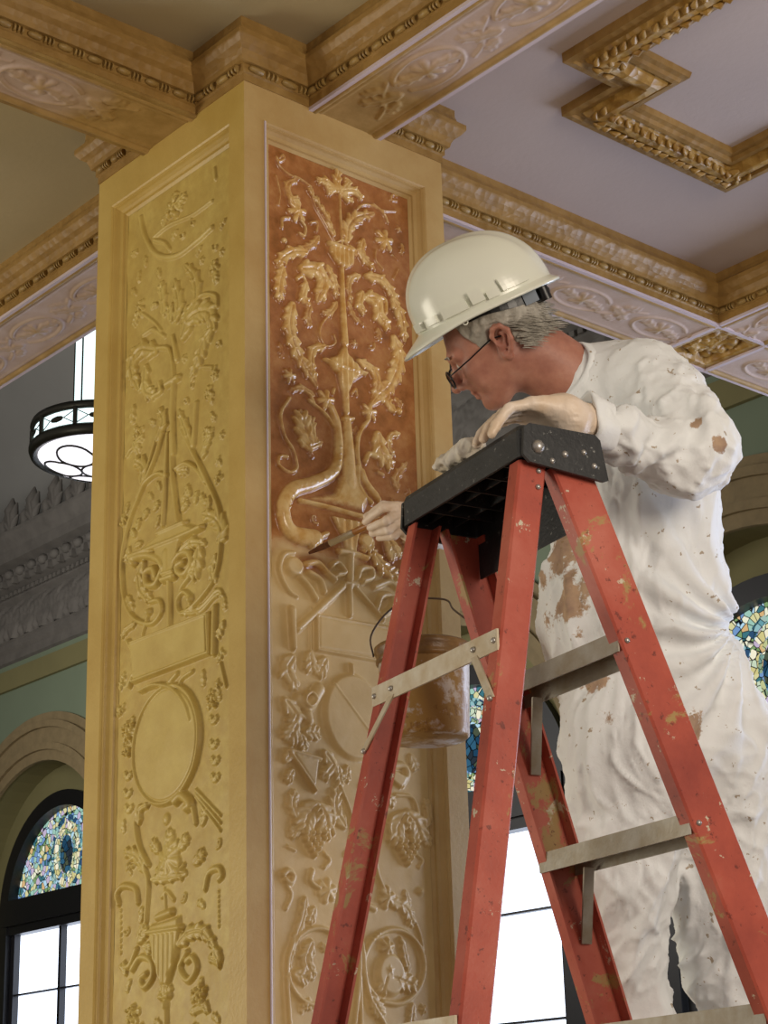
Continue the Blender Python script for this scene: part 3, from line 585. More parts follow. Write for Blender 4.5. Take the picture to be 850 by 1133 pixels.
# ogee moulding round each visible panel, mitred
def panel_mould(face):
    mb = MB(); x0, x1, z0, z1 = e, PW-e, 1.5, 3.94
    prof = [(0, 0), (.004, .003), (.006, .006), (.008, .006), (.011, .012), (.017, .019), (.024, .022), (.026, .022), (.028, .027), (.036, .0315)]   # offset inward, depth in
    loop = [(x0, z0), (x1, z0), (x1, z1), (x0, z1)]; K = len(prof); V = []
    for (x, z), (sx, sz) in zip(loop, ((1, 1), (-1, 1), (-1, -1), (1, -1))):
        for o, d in prof:
            X, Z = x+sx*o, z+sz*o; V.append((d, X, Z) if face == 'x' else (X, d, Z))
    F = []
    for i in range(4):
        j = (i+1) % 4
        for k in range(K-1):
            q = (i*K+k, j*K+k, j*K+k+1, i*K+k+1); F.append(q if face == 'y' else q[::-1])
    mb.add(V, F); return mb
panel_mould('x').build('panel_moulding', M['gold_l'], pillar); panel_mould('y').build('panel_moulding', M['gold_r'], pillar)
b = MB(); b.tube([(e+.001, -.001, 1.5), (e+.001, -.001, 3.94)], .0028, 6); b.build('pale_edge_bead', M['lilac'], pillar, 'unpainted lilac edge line of the right panel')
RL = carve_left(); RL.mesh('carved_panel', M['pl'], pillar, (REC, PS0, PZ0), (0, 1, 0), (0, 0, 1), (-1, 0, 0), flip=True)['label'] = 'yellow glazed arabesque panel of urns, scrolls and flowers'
RR = carve_right()
def glz(X, Y):
    P = np.stack([X*9, Y*9, X*0], -1); w = fbm(P, 4)
    z = Y+PZ0; edge = 2.845-.02+w*.09+np.where(X > .2, .02, 0)
    g0 = np.clip((z-edge)/.03, 0, 1); q = np.hypot((X+PS0-.215)/.06, (z-2.835)/.030)+w*.8
    return np.maximum(g0, np.clip(1.6-q*1.2, 0, 1))
RR.mesh('carved_panel', M['pr'], pillar, (PS0, REC, PZ0), (1, 0, 0), (0, 0, 1), (0, -1, 0), glaze=glz)['label'] = 'arabesque panel glazed orange brown above and bare buff below'
b = MB(); b.sweep([(0, 0), (PW, 0), (PW, PW), (0, PW)], [(0, .5), (-.03, .45), (-.03, .2), (-.06, .16), (-.06, 0)], closed=True); b.build('plinth', M['gold_d'], pillar)

# ------------------------------------------------------------------ beams, cornices, ceiling
CP = [(0, 4.032), (.003, 4.032), (.003, 4.052), (.008, 4.055), (.008, 4.076), (.018, 4.078), (.021, 4.09), (.027, 4.103), (.04, 4.112), (.049, 4.124), (.051, 4.128), (.051, 4.142), (.042, 4.146), (.034, 4.156), (.03, 4.17), (.03, 4.19)]
def beads(path):
    """bead and reel: three thin reels, then one long bead"""
    mb = MB()
    for a, c in zip(path[:-1], path[1:]):
        a = np.array([*a, 0.]); c = np.array([*c, 0.]); L = np.linalg.norm(c-a); d = (c-a)/L; n = np.array([-d[1], d[0], 0]); per = .084; k = max(1, int(round(L/per))); s = L/k
        for i in range(k):
            o = a+d*s*i+n*.011+np.array([0, 0, 4.0655]); u = s/.084
            for j in range(3):
                p = o+d*u*(.010+j*.011); mb.bar(p-d*.0022, p+d*.0022, .0098, 8)
            p0 = o+d*u*.04; p1 = o+d*u*.078
            mb.tube([p0, p0+d*.004, (p0+p1)/2, p1-d*.004, p1], [.003, .0075, .0095, .0075, .003], 8)
    return mb
def cell(name, label_mat, path, closed=False):
    t = empty(name, (path[0][0], path[0][1], 4.03)); tag(t, kind='structure')
    mb = MB(); mb.sweep(path, CP); mb.build('cornice', M['corn'], t); beads(path).build('bead_moulding', M['gold_d'], t)
# paths keep the open cell on the left of travel
cell('trim_1', '', [(-2.0, .205), (0, .205), (0, 0), (.205, 0), (.205, -2.3)][::-1])
cell('trim_2', '', [(.44, -2.3), (.44, 0), (PW, 0), (PW, .205), (2.05, .205), (2.05, -2.3)][::-1])
cell('trim_3', '', [(-2.0, .44), (0, .44), (0, PW), (.205, PW), (.205, 3.2)])
cell('trim_4', '', [(2.30, -2.3), (2.30, .205), (3.6, .205)][::-1])

def soffit(name, x0, x1, y0, y1, axis, near):
    """one beam: body, soffit relief strip, lilac edge fillets. near = end of the run that touches the pillar and is washed gold"""
    t = empty(name, ((x0+x1)/2, (y0+y1)/2, ZS)); tag(t, kind='structure')
    mb = MB(); mb.box((x0+.002, y0+.002, ZS+.006), (x1-.002, y1-.002, ZC+.1)); mb.build('beam_body', M['corn'], t)
    L, W = (x1-x0, y1-y0) if axis == 'x' else (y1-y0, x1-x0)
    R = Relief(L, W, .004); c = W/2; per = .36; u = near
    k0 = int(L/per)+1
    for k in range(k0):
        o = (k+.5)*per; 
        if o > L-.1: break
        R.stroke([(o+.11*math.cos(a), c+.062*math.sin(a)) for a in np.linspace(.5, 6.0, 16)], .006, .007)
        R.flower(np.array([o, c]), .038, .012, 6); R.leaf([(o-.03, c), (o-.1, c+.02)], .02, .009, 4); R.leaf([(o+.03, c), (o+.1, c-.02)], .02, .009, 4)
        R.leaf([(o+.13, c+.02), (o+.18, c), (o+.22, c-.03)], .022, .009, 4); R.leaf([(o+.14, c-.03), (o+.19, c-.05)], .016, .007, 3); R.leaf([(o+.16, c+.04), (o+.21, c+.055)], .016, .007, 3)
        R.stroke([(o+.11, c-.04), (o+.16, c-.01), (o+.2, c+.03), (o+.25, c+.05)], .005, .006)
    for yy in (.016, W-.016): R.stroke([(0, yy), (L, yy)], .012, .009, curve=False)
    for yy in (.036, W-.036): R.stroke([(0, yy), (L, yy)], .004, .003, curve=False)
    R.blur(1)
    def g(X, Y):
        dd = X if near == 0 else (L-X); q = np.clip((.34-dd+fbm(np.stack([X*8, Y*8, X*0], -1), 3)*.12)/.15, 0, 1) if near is not None else X*0
        edge = np.clip((.034-np.minimum(Y, W-Y))/.004, 0, 1); return np.maximum(q, edge*.85)
    if axis == 'x': R.mesh('soffit_relief', M['soffit'], t, (x0, y1, ZS), (1, 0, 0), (0, -1, 0), (0, 0, -1), glaze=g)
    else: R.mesh('soffit_relief', M['soffit'], t, (x0, y0, ZS), (0, 1, 0), (1, 0, 0), (0, 0, -1), glaze=g)
    mb = MB()
    for s_ in (0, 1):
        if axis == 'x': yy = y0+.004 if s_ == 0 else y1-.004; mb.box((x0, yy-.006, ZS-.007), (x1, yy+.006, ZS+.012))
        else: xx = x0+.004 if s_ == 0 else x1-.004; mb.box((xx-.006, y0, ZS-.007), (xx+.006, y1, ZS+.012))
    mb.build('edge_fillet', M['gold_d' if name == 'trim_5' else 'lilac'], t)
soffit('trim_5', -2.0, 0, .205, .44, 'x', 1)
soffit('trim_6', .205, .44, -2.3, 0, 'y', 1)
soffit('trim_7', .205, .478, PW, 3.2, 'y', None)
soffit('trim_8', PW, 2.05, .205, .478, 'x', None)
soffit('trim_9', 2.05, 2.30, -2.3, .205, 'y', None)
soffit('trim_10', 2.30, 3.6, .205, .478, 'x', None)
# rosette square where the beams cross
t = tag(empty('trim_11', (2.175, .34, ZS)), kind='structure')
mb = MB(); mb.box((2.05, .205, ZS+.03), (2.30, .478, ZC+.1)); mb.build('beam_body', M['corn'], t)
R = Relief(.25, .273, .003); R.h[:] = .03
R.h -= .0
XX, YY = np.meshgrid(R.X, R.Y); dd = np.minimum(np.minimum(XX, .25-XX), np.minimum(YY, .273-YY)); R.h = .030*np.clip(1-(dd-.035)/.012, 0, 1)
for k in range(60): R.stamp(.055+random.random()*.14, .055+random.random()*.165, .012+.012*random.random(), .012+.014*random.random())
R.flower(np.array([.125, .136]), .06, .03, 8); R.blur(1)
R.mesh('rosette_panel', M['trim'], t, (2.05, .478, ZS+.03), (1, 0, 0), (0, -1, 0), (0, 0, -1))
mb = MB()
for x_ in (2.05, 2.30): mb.box((x_-.008, .205, ZS-.008), (x_+.008, .478, ZS+.01))
for y_ in (.209, .474): mb.box((2.05, y_-.007, ZS-.007), (2.30, y_+.007, ZS+.01))
mb.build('edge_fillet', M['lilac'], t)
# ceiling slabs (each coffer's flat)
c_ = tag(empty('ceiling', (0, 0, ZC)), kind='structure')
mb = MB(); mb.box((.44, -2.3, ZC), (3.6, .22, ZC+.12)); mb.build('coffer_field', M['ceil'], c_)
mb = MB(); mb.box((-2.0, -2.3, ZC), (.22, .22, ZC+.12)); mb.box((-2.0, .42, ZC), (.22, 3.2, ZC+.12)); mb.build('coffer_field', M['ceil_w'], c_)
# stepped leaf moulding frame on the right coffer ceiling
def tr(px, py): P = on(px, py, 2, ZC-.02); return P[:2]
t = tag(empty('trim_12', (1.24, -.95, ZC)), kind='structure')
x0, xa, xb, x1 = .715, .90, 1.585, 1.77
ya, yb = -.405, -.222; yc, yd = -1.5, -1.68
outl = [(x0, ya), (xa, ya), (xa, yb), (xb, yb), (xb, ya), (x1, ya), (x1, yc), (xb, yc), (xb, yd), (xa, yd), (xa, yc), (x0, yc)][::-1]
bands = [('outer_fillet', [(0, ZC), (0, ZC-.028), (.018, ZC-.030), (.022, ZC-.022), (.038, ZC-.024)], 'corn'), ('leaf_roll', [(.038, ZC-.02), (.046, ZC-.035), (.065, ZC-.047), (.085, ZC-.047), (.102, ZC-.033), (.108, ZC-.02)], 'trim'), ('inner_fillet', [(.108, ZC-.02), (.112, ZC-.03), (.125, ZC-.028), (.13, ZC-.018), (.145, ZC-.016), (.15, ZC)], 'corn')]
for n_, pf, m_ in bands:
    mb = MB(); mb.sweep(outl, pf, closed=True, side=1)
    if n_ == 'leaf_roll':
        g = random.Random(3)
        for a, c in zip(outl, outl[1:]+outl[:1]):
            a = np.array([*a, 0.]); c = np.array([*c, 0.]); L = np.linalg.norm(c-a); d = (c-a)/L; n = np.array([-d[1], d[0], 0])
            k = int((L-.1)/.033)
            for i in range(k):
                for s_ in (-1, 1):
                    p = a+d*(.05+.033*i+g.random()*.01)+n*(.073+s_*(.012+.008*g.random()))+np.array([0, 0, ZC-.043]); q = p+d*.026+n*s_*.016+np.array([0, 0, .004])
                    mb.tube([p, (p+q)/2-np.array([0, 0, .006]), q], [.004, .0105, .003], 6)
    mb.build(n_, M[m_], t)
# ------------------------------------------------------------------ the hall beyond
XW = 9.0; ZSP = 4.45; WC = [15.6, 12.175, 8.75, 5.325, 1.9]
M['green'] = simple('sage_green_wall_paint', (128, 142, 118), .8, .05, 1.)
M['olive'] = simple('olive_tan_arch_paint', (134, 128, 86), .8, .06, 1.5)
M['archm'] = simple('tan_arch_moulding', (150, 132, 96), .75, .12, 9)
M['dkgrey'] = simple('dark_grey_cornice_paint', (118, 114, 108), .8, .15, 5)
M['vault'] = simple('grey_hall_ceiling_paint', (150, 150, 146), .85, .06, .8)
M['black'] = simple('black_window_wood', (16, 16, 20), .4, .1, 9)
M['sky'] = glow('bright_daylight_pane', (226, 236, 255), 2.6)
M['floor'] = simple('worn_tan_floor', (150, 128, 104), .6, .1, 2)
def arc(c, r, a0, a1, n, z=ZSP): return [(c+r*math.cos(t), z+r*math.sin(t)) for t in np.linspace(a0, a1, n)]
wall = tag(empty('wall_back', (XW, 9, 0)), kind='structure')
RO = 1.62
def ring_face(mb, x, outer, inner):
    V = [(x, y, z) for y, z in outer]+[(x, y, z) for y, z in inner]; n = len(outer)
    mb.add(V, [(i, i+1, n+i+1, n+i) for i in range(n-1)])
mb = MB(); ol = MB(); N = 28
hw = 3.425/2; ys = sorted(WC); top = 7.25
for c in ys:      # wall bay with an arched opening
    y0, y1 = c-hw, c+hw
    outer = [(y1, .0), (y1, ZSP)]; inner = [(c+RO, .0), (c+RO, ZSP)]
    for t in np.linspace(0, PI, N)[1:-1]:
        inner.append((c+RO*math.cos(t), ZSP+RO*math.sin(t)))
        k = min(hw/max(abs(math.cos(t)), 1e-6), (top-ZSP)/max(math.sin(t), 1e-6)); outer.append((c+k*math.cos(t), ZSP+k*math.sin(t)))
    outer += [(y0, ZSP), (y0, 0)]; inner += [(c-RO, ZSP), (c-RO, 0)]
    ring_face(mb, XW-.35, outer, inner)
    # reveal and recessed wall round the window
    V = [(XW-.35, y, z) for y, z in inner]+[(XW, y, z) for y, z in inner]; n = len(inner)
    ol.add(V, [(i, i+1, n+i+1, n+i) for i in range(n-1)], 0, False)
    RI = 1.27; inn2 = [(c+RI, 0), (c+RI, ZSP)]+[(c+RI*math.cos(t), ZSP+RI*math.sin(t)) for t in np.linspace(0, PI, N)[1:-1]]+[(c-RI, ZSP), (c-RI, 0)]
    ring_face(ol, XW, inner, inn2)
    ol.box((XW-.05, c-1.6, 0), (XW+.15, c+1.6, 1.15))
# end stretches
mb.box((XW-.35, -6, 0), (XW-.34, ys[0]-hw, top)); mb.box((XW-.35, ys[-1]+hw, 0), (XW-.34, 30, top))
mb.box((XW-.36, -6, top), (XW-.3, 30, 9.4))
mb.build('plaster_field', M['green'], wall); ol.build('arched_reveal', M['olive'], wall)
mb = MB(); mb.box((XW-.352, -6, 7.05), (XW-.4, 30, 7.3)); mb.build('upper_band', M['olive'], wall)
for c in ys:      # moulded arch bands
    mb = MB()
    for (ra, rb, px) in ((1.6, 1.72, .05), (1.72, 1.80, .09), (1.80, 1.98, .06), (1.98, 2.06, .1), (2.06, 2.16, .04)):
        V = []; n = 41
        def tt(r_, f): t0 = math.acos(min(1, hw/r_)); return t0+(PI-2*t0)*f
        for f in np.linspace(0, 1, n):
            for r_, x_ in ((ra, XW-.35), (ra, XW-.35-px), (rb, XW-.35-px), (rb, XW-.35)): V.append((x_, c+r_*math.cos(tt(r_, f)), ZSP+r_*math.sin(tt(r_, f))))
        mb.add(V, [(4*i+k, 4*i+k+1, 4*i+4+k+1, 4*i+4+k) for i in range(n-1) for k in range(3)], 0, False)
    mb.build('arch_moulding', M['archm'], wall)

def glass_mat(name='stained_glass_leaded', pal_=None, sc=17., st=1.1):
    t = NT(name); co = t.co.outputs['Object']
    v = t.n('TexVoronoi'); v.feature = 'F1'; v.inputs['Scale'].default_value = sc; t.l(co, v.inputs['Vector'])
    e = t.n('TexVoronoi'); e.feature = 'DISTANCE_TO_EDGE'; e.inputs['Scale'].default_value = sc; t.l(co, e.inputs['Vector'])
    sep = t.n('SeparateColor'); t.l(v.outputs['Color'], sep.inputs[0])
    pal = t.ramp(sep.outputs[0], pal_ or [(0, lin((60, 110, 120))), (.14, lin((170, 205, 225))), (.28, lin((120, 150, 100))), (.4, lin((225, 225, 200))), (.52, lin((110, 145, 190))), (.64, lin((205, 200, 150))), (.74, lin((185, 170, 195))), (.84, lin((150, 190, 175))), (.95, lin((205, 170, 120)))], True)
    lead = t.ramp(e.outputs['Distance'], [(.03, (0,)*3), (.07, (1,)*3)])
    em = t.n('Emission'); em.inputs['Strength'].default_value = st; t.l(t.mix(lead, (.005, .006, .008), pal), em.inputs['Color']); t.l(em.outputs[0], t.out.inputs['Surface']); return t.mat
M['glass'] = glass_mat()
def pl_(*cs): return [(k/len(cs), lin(c)) for k, c in enumerate(cs)]
M['g_teal'] = glass_mat('stained_glass_teal', pl_((60, 110, 125), (110, 165, 175), (150, 195, 200), (50, 85, 120), (170, 200, 190)), 19, .9)
M['g_amber'] = glass_mat('stained_glass_amber', pl_((220, 212, 170), (232, 226, 200), (200, 190, 130), (190, 205, 180)), 15, 1.1)
M['g_blue'] = glass_mat('stained_glass_blue', pl_((40, 80, 110), (60, 110, 140), (50, 60, 70), (90, 100, 80)), 14, .7)
M['g_green'] = glass_mat('stained_glass_green', pl_((150, 175, 140), (200, 205, 150), (120, 160, 150)), 19, .9)
for k, c in enumerate(WC):
    t = tag(empty('window_%d' % (k+1), (XW+.05, c, 1.2)), kind='structure')
    fr = MB(); Ro, Ri = 1.3, 1.12; z0 = 1.2
    o_ = [(c+Ro, z0), (c+Ro, ZSP)]+arc(c, Ro, 0, PI, 36)+[(c-Ro, ZSP), (c-Ro, z0)]; i_ = [(c+Ri, z0), (c+Ri, ZSP)]+arc(c, Ri, 0, PI, 36)+[(c-Ri, ZSP), (c-Ri, z0)]
    for x in (XW-.08,): ring_face(fr, x, o_, i_)
    n = len(i_); fr.add([(XW-.08, y, z) for y, z in i_]+[(XW+.12, y, z) for y, z in i_], [(i, i+1, n+i+1, n+i) for i in range(n-1)])
    fr.add([(XW-.08, y, z) for y, z in o_]+[(XW+.12, y, z) for y, z in o_], [(i, n+i, n+i+1, i+1) for i in range(n-1)])
    fr.box((XW-.1, c-1.2, 4.3), (XW+.1, c+1.2, 4.6)); fr.box((XW-.06, c-1.2, 4.2), (XW+.1, c+1.2, 4.3)); fr.box((XW-.1, c-1.3, 1.1), (XW+.1, c+1.3, 1.25))
    fr.build('window_frame', M['black'], t)
    g = MB(); a = arc(c, 1.13, 0, PI, 40, ZSP); a = [(y, max(z, 4.55)) for y, z in a]
    g.add([(XW+.05, c, 4.56)]+[(XW+.05, y, z) for y, z in a], [(0, i+1, i) for i in range(1, len(a))])
    sg = g.build('stained_glass', M['glass'], t)
    for nm, m_, ry, rz, w_ in (('medallion_border', 'g_teal', .36, .46, .07), ('medallion_border', 'g_amber', .28, .38, .09), ('medallion_centre', 'g_blue', .14, .22, None), ('medallion_border', 'g_green', .19, .28, .04)):
        q = MB(); ring = [(c+ry*math.cos(s), 5.02+rz*math.sin(s)) for s in np.linspace(0, 2*PI, 33)[:-1]]
        if w_ is None: q.add([(XW+.03, y, z) for y, z in ring], [tuple(range(32))])
        else:
            r2 = [(c+(ry-w_)*math.cos(s), 5.02+(rz-w_)*math.sin(s)) for s in np.linspace(0, 2*PI, 33)[:-1]]
            q.add([(XW+.035, y, z) for y, z in ring+r2], [(i, (i+1) % 32, 32+(i+1) % 32, 32+i) for i in range(32) if i % 4 != 3 or nm == 'x'])
        q.build(nm, M[m_], sg)
    sash = MB(); 
    for yy, ww in ((c-1.1, .08), (c-.02, .05), (c+1.02, .08)): sash.box((XW-.02, yy, 1.2), (XW+.06, yy+ww, 4.3))
    for zz in (3.5, 2.6, 1.75): sash.box((XW-.01, c-1.1, zz), (XW+.05, c+1.1, zz+.02))
    sash.build('sash_bars', M['black'], t)
    p = MB(); p.box((XW+.08, c-1.12, 1.2), (XW+.09, c+1.12, 4.31)); p.build('window_pane', M['sky'], t)
# entablature of the hall
t = tag(empty('trim_13', (XW-.5, 9, 7.4)), kind='structure')
X0 = XW-.36
prof = [(X0, 7.38), (X0-.04, 7.4), (X0-.04, 7.5), (X0-.08, 7.55), (X0-.08, 7.62), (X0-.10, 7.64), (X0-.10, 8.08), (X0-.16, 8.12), (X0-.16, 8.2), (X0-.26, 8.24), (X0-.28, 8.3), (X0-.28, 8.42), (X0-.42, 8.46), (X0-.42, 8.6), (X0-.5, 8.72), (X0-.52, 8.76), (X0-.52, 8.8), (X0-.2, 8.82)]
mb = MB(); V = [(x, y, z) for y in (-6, 30) for x, z in prof]; K = len(prof); mb.add(V, [(k, k+1, K+k+1, K+k) for k in range(K-1)]); mb.build('cornice', M['dkgrey'], t)
# carved frieze relief + band relief
L = 22.; R = Relief(L, .44, .022); g = random.Random(5)
for k in range(int(L/.34)):
    x = .17+.34*k; R.leaf([(x, .03), (x, .2), (x+.02, .38)], .13, .05, 5); R.stroke([(x+.17, .05), (x+.1, .2), (x+.17, .33), (x+.24, .2)], .03, .05)
    R.leaf([(x, .1), (x+.13, .2), (x+.17, .36)], .07, .06, 4); R.leaf([(x, .1), (x-.13, .2), (x-.17, .36)], .07, .06, 4)
R.mesh('frieze_relief', M['dkgrey'], t, (X0-.101, 0, 7.64), (0, 1, 0), (0, 0, 1), (-1, 0, 0), flip=True)
mb = MB()
for k in range(int(22/.26)):   # egg band and dentils
    y = .1+k*.26; mb.ball((X0-.30, y, 8.36), (.06, .085, .06), 8, 5); mb.box((X0-.26, y+.09, 8.22), (X0-.33, y+.15, 8.3))
for k in range(int(22/.1)): mb.box((X0-.17, .05+k*.1, 8.14), (X0-.2, .11+k*.1, 8.19))
mb.build('egg_and_dentil_band', M['dkgrey'], t)
mb = MB()
for k in range(45):            # palmette cresting
    y = .15+k*.5
    for a, h_, w_ in ((0, .42, .085), (.35, .36, .06), (-.35, .36, .06), (.75, .24, .05), (-.75, .24, .05)):
        mb.tube([(X0-.46, y, 8.8), (X0-.48, y+math.sin(a)*h_*.5, 8.8+math.cos(a)*h_*.6), (X0-.46, y+math.sin(a)*h_*.85, 8.8+h_*math.cos(a))], [.04, w_, .012], 6)
    mb.tube([(X0-.42, y+.25, 8.8), (X0-.43, y+.25, 8.95), (X0-.42, y+.25, 9.04)], [.05, .07, .01], 6)
mb.build('palmette_cresting', M['dkgrey'], t)
hc = tag(empty('ceiling', (5, 9, 11)), kind='structure')
mb = MB(); pr = [(X0+.1, 8.7)]+[(X0-3.2+3.2*math.cos(a), 8.8+3.0*math.sin(a)) for a in np.linspace(.05, PI/2, 12)]+[(-8, 11.8)]
K = len(pr); mb.add([(x, y, z) for y in (-6, 30) for x, z in pr], [(k, k+1, K+k+1, K+k) for k in range(K-1)], 0, True); mb.build('coved_ceiling', M['vault'], hc)
for y in (20.5, 13.2, 6, -1):
    mb = MB()
    for dy, r_ in ((0, .12), (-.2, .06), (.2, .06)): mb.tube([(x, y+dy, z) for x, z in pr[1:]], r_, 8)
    mb.build('vault_rib', M['vault'], hc)
ew = tag(empty('wall_left', (0, 30, 0)), kind='structure'); mb = MB(); mb.box((-8, 29.9, 0), (XW, 30, 12)); mb.build('plaster_field', M['green'], ew)
ew = tag(empty('wall_right', (0, -6, 0)), kind='structure'); mb = MB(); mb.box((3.6, -6.1, 0), (XW, -6, 12)); mb.build('plaster_field', M['green'], ew)
fl = MB(); fl.box((-9, -7, -.1), (XW+.2, 30, 0)); tag(fl.build('floor', M['floor']), kind='structure')

# ------------------------------------------------------------------ pendant light
pc = dep(112, 502, 11.0); M['bronze'] = simple('dark_bronze', (58, 58, 50), .4, .1, 9, metal=.6)
M['opal'] = glow('lit_opal_glass', (244, 240, 248), 1.5); M['opal2'] = glow('lit_clear_glass', (222, 244, 244), 1.7)
M['pinkglass'] = simple('pink_opal_rim', (200, 150, 150), .3, .05, 4)
p = tag(empty('pendant_light', tuple(pc)), 'large round bronze pendant lamp with lit opal drum and glass column', 'lamp')
Rr = .41; mb = MB()
mb.lathe([(Rr-.02, -.03), (Rr, -.03), (Rr+.012, 0), (Rr+.012, .02), (Rr, .035), (Rr-.01, .035), (Rr-.03, .02), (Rr-.05, -.02), (Rr-.02, -.03)], pc, 48)
mb.lathe([(Rr-.03, .13), (Rr-.005, .13), (Rr+.008, .15), (Rr, .175), (Rr-.06, .19), (.16, .195)], pc, 48)
for k in range(10):
    a = 2*PI*k/10; d = np.array([math.cos(a), math.sin(a), 0]); mb.bar(pc+d*(Rr-.004)+np.array([0, 0, .03]), pc+d*(Rr-.004)+np.array([0, 0, .14]), .014, 8)
mb.build('metal_bands', M['bronze'], p)
mb = MB(); mb.lathe([(Rr-.018, .02), (Rr-.018, .145)], pc, 48); dr = mb.build('drum_glass', M['opal2'], p)
for k in range(10):
    a = 2*PI*(k+.5)/10; mb = MB(); d = np.array([math.cos(a), math.sin(a), 0]); e_ = np.array([-d[1], d[0], 0]); o = pc+d*(Rr-.012)+np.array([0, 0, .085])
    mb.add([o+e_*.05*math.cos(q)+np.array([0, 0, .02*math.sin(q)])-d*(.004*0) for q in np.linspace(0, 2*PI, 9)[:-1]], [tuple(range(8))])
    for sy in (-1, 1):
        for sz in (-1, 1): mb.bar(o+e_*.05*sy, o+e_*.125*sy-d*.02+np.array([0, 0, .045*sz]), .003, 5)
    mb.build('drum_ornament', M['bronze'], dr)
mb = MB(); mb.lathe([(Rr-.035, -.015), (.34, -.05), (.25, -.085), (.12, -.105), (.01, -.11)], pc, 48); bw = mb.build('bowl_glass', M['opal'], p)
mb = MB()
for k in range(7):
    if k < 6: a = 2*PI*k/6+.3; cx, cy = .22*math.cos(a), .22*math.sin(a)
    else: cx = cy = 0
    ringp = []
    for q in np.linspace(0, 2*PI, 25)[:-1]:
        x, y = cx+.11*math.cos(q), cy+.11*math.sin(q); rr = math.hypot(x, y); z = np.interp(rr, [.01, .12, .25, .34, .375], [-.112, -.107, -.088, -.054, -.02]); ringp.append(pc+np.array([x, y, z]))
    mb.tube(ringp, .007, 5, closed=True)
mb.build('bowl_rings', M['bronze'], bw)
mb = MB(); mb.lathe([(.165, .2), (.165, .75)], pc, 32); cg = mb.build('column_glass', M['opal2'], p)
mb = MB(); mb.lathe([(.165, .19), (.18, .2), (.18, .215), (.165, .22)], pc, 32); mb.lathe([(.165, .74), (.18, .75), (.18, .78), (.02, .9)], pc, 32)
for k in range(8):
    a = 2*PI*k/8+.2; d = np.array([math.cos(a)*.168, math.sin(a)*.168, 0]); mb.bar(pc+d+np.array([0, 0, .2]), pc+d+np.array([0, 0, .75]), .006, 6)
mb.build('column_bars', M['bronze'], cg)
mb = MB(); mb.bar(pc+np.array([0, 0, .88]), (pc[0], pc[1], 11.75), .02, 8); mb.build('suspension_rod', M['bronze'], p)
# ------------------------------------------------------------------ step ladder
D1 = np.array([.209, .978, 0]); D1 /= np.linalg.norm(D1); D2 = np.array([D1[1], -D1[0], 0])
NC = dep(573, 467, 3.2); HL = NC[2]; OL = NC+D1*.203; OL[2] = 0
def U(u, v, z): return OL+D1*u+D2*v+np.array([0, 0, z])
def rail_mat():
    t = NT('red_fibreglass_rail'); n = t.noise(3.5, 6, .65)
    red = t.ramp(n, [(.3, lin((150, 66, 54))), (.5, lin((180, 84, 66))), (.7, lin((196, 112, 94)))])
    s = t.noise(13, 7, .75); c = t.mix(t.ramp(s, [(.615, (0,)*3), (.63, (1,)*3)]), red, lin((206, 196, 172)))
    s2 = t.noise(7, 7, .7, dist=.6); c = t.mix(t.ramp(s2, [(.60, (0,)*3), (.64, (.8,)*3)]), c, lin((168, 150, 92)))
    s3 = t.noise(55, 5, .7); c = t.mix(t.ramp(s3, [(.62, (0,)*3), (.66, (.7,)*3)]), c, lin((96, 44, 36)))
    return t.principled(c, .42, 0, t.noise(160, 3), .15, .002, .45)
M['rail'] = rail_mat()
M['alu'] = simple('dusty_aluminium', (176, 172, 162), .5, .14, 18, .2, 90, .35, c2=(150, 138, 116))
M['alu_b'] = simple('pale_aluminium_brace', (212, 204, 186), .5, .12, 20, .2, 90, .15, c2=(186, 166, 132))
M['rivet'] = simple('steel_rivet', (190, 186, 180), .35, .1, 20, metal=.7)
def cap_mat():
    t = NT('black_paint_flecked_plastic'); s = t.noise(70, 6, .75)
    base = t.ramp(t.noise(12, 6), [(.3, lin((26, 27, 28))), (.7, lin((50, 51, 52)))])
    c = t.mix(t.ramp(s, [(.62, (0,)*3), (.66, (.8,)*3)]), base, lin((140, 140, 136)))
    return t.principled(c, .5, 0, t.noise(120, 4), .3, .003, .5)
M['cap'] = cap_mat()
lad = tag(empty('step_ladder', tuple(U(0, .1, 0))), 'red fibreglass step ladder with black top cap and metal steps', 'ladder')
S_ = .062
def uo(z): return .192+S_*(HL-z)
RAILS = {'r': (lambda z: .018-.212*(HL-z), .056), 'f': (lambda z: .047+.344*(HL-z), .086)}
def rail(kind, side, ztop):
    vf, w = RAILS[kind]; fl = .032; th = .005; ch = .004
    # channel cross-section in (v, inward): outer web at 0, flanges inward
    sec = [(ch, 0), (w-ch, 0), (w, ch), (w, fl), (w-th, fl), (w-th, th), (th, th), (th, fl), (0, fl), (0, ch)]
    mb = MB(); V = []
    zs = [ztop, 0.03]
    for z in zs:
        for v, i_ in sec: V.append(U(side*(uo(z)-i_), vf(z)+v, z))
    K = len(sec); F = [(k, (k+1) % K, K+(k+1) % K, K+k) for k in range(K)]
    if side < 0: F = [f[::-1] for f in F]
    mb.add(V, F); mb.add(V, [tuple(range(K)), tuple(range(K, 2*K))[::-1]]); o = mb.build('rail', M['rail'], lad)
    f = MB(); a = U(side*(uo(0)+.004), vf(0)-.004, 0); c = [U(side*(uo(0)+.006), vf(0)-.006, 0), U(side*(uo(0)+.006), vf(0)+w+.006, 0), U(side*(uo(0)-fl-.004), vf(0)+w+.006, 0), U(side*(uo(0)-fl-.004), vf(0)-.006, 0)]
    f.hexa([q for q in c]+[q+np.array([0, 0, .05]) for q in c]); f.build('rubber_foot', M['cap'], o)
    return o
for kind, zt_ in (('r', 2.632), ('f', 2.628)):
    for side in (-1, 1): rail(kind, side, zt_)
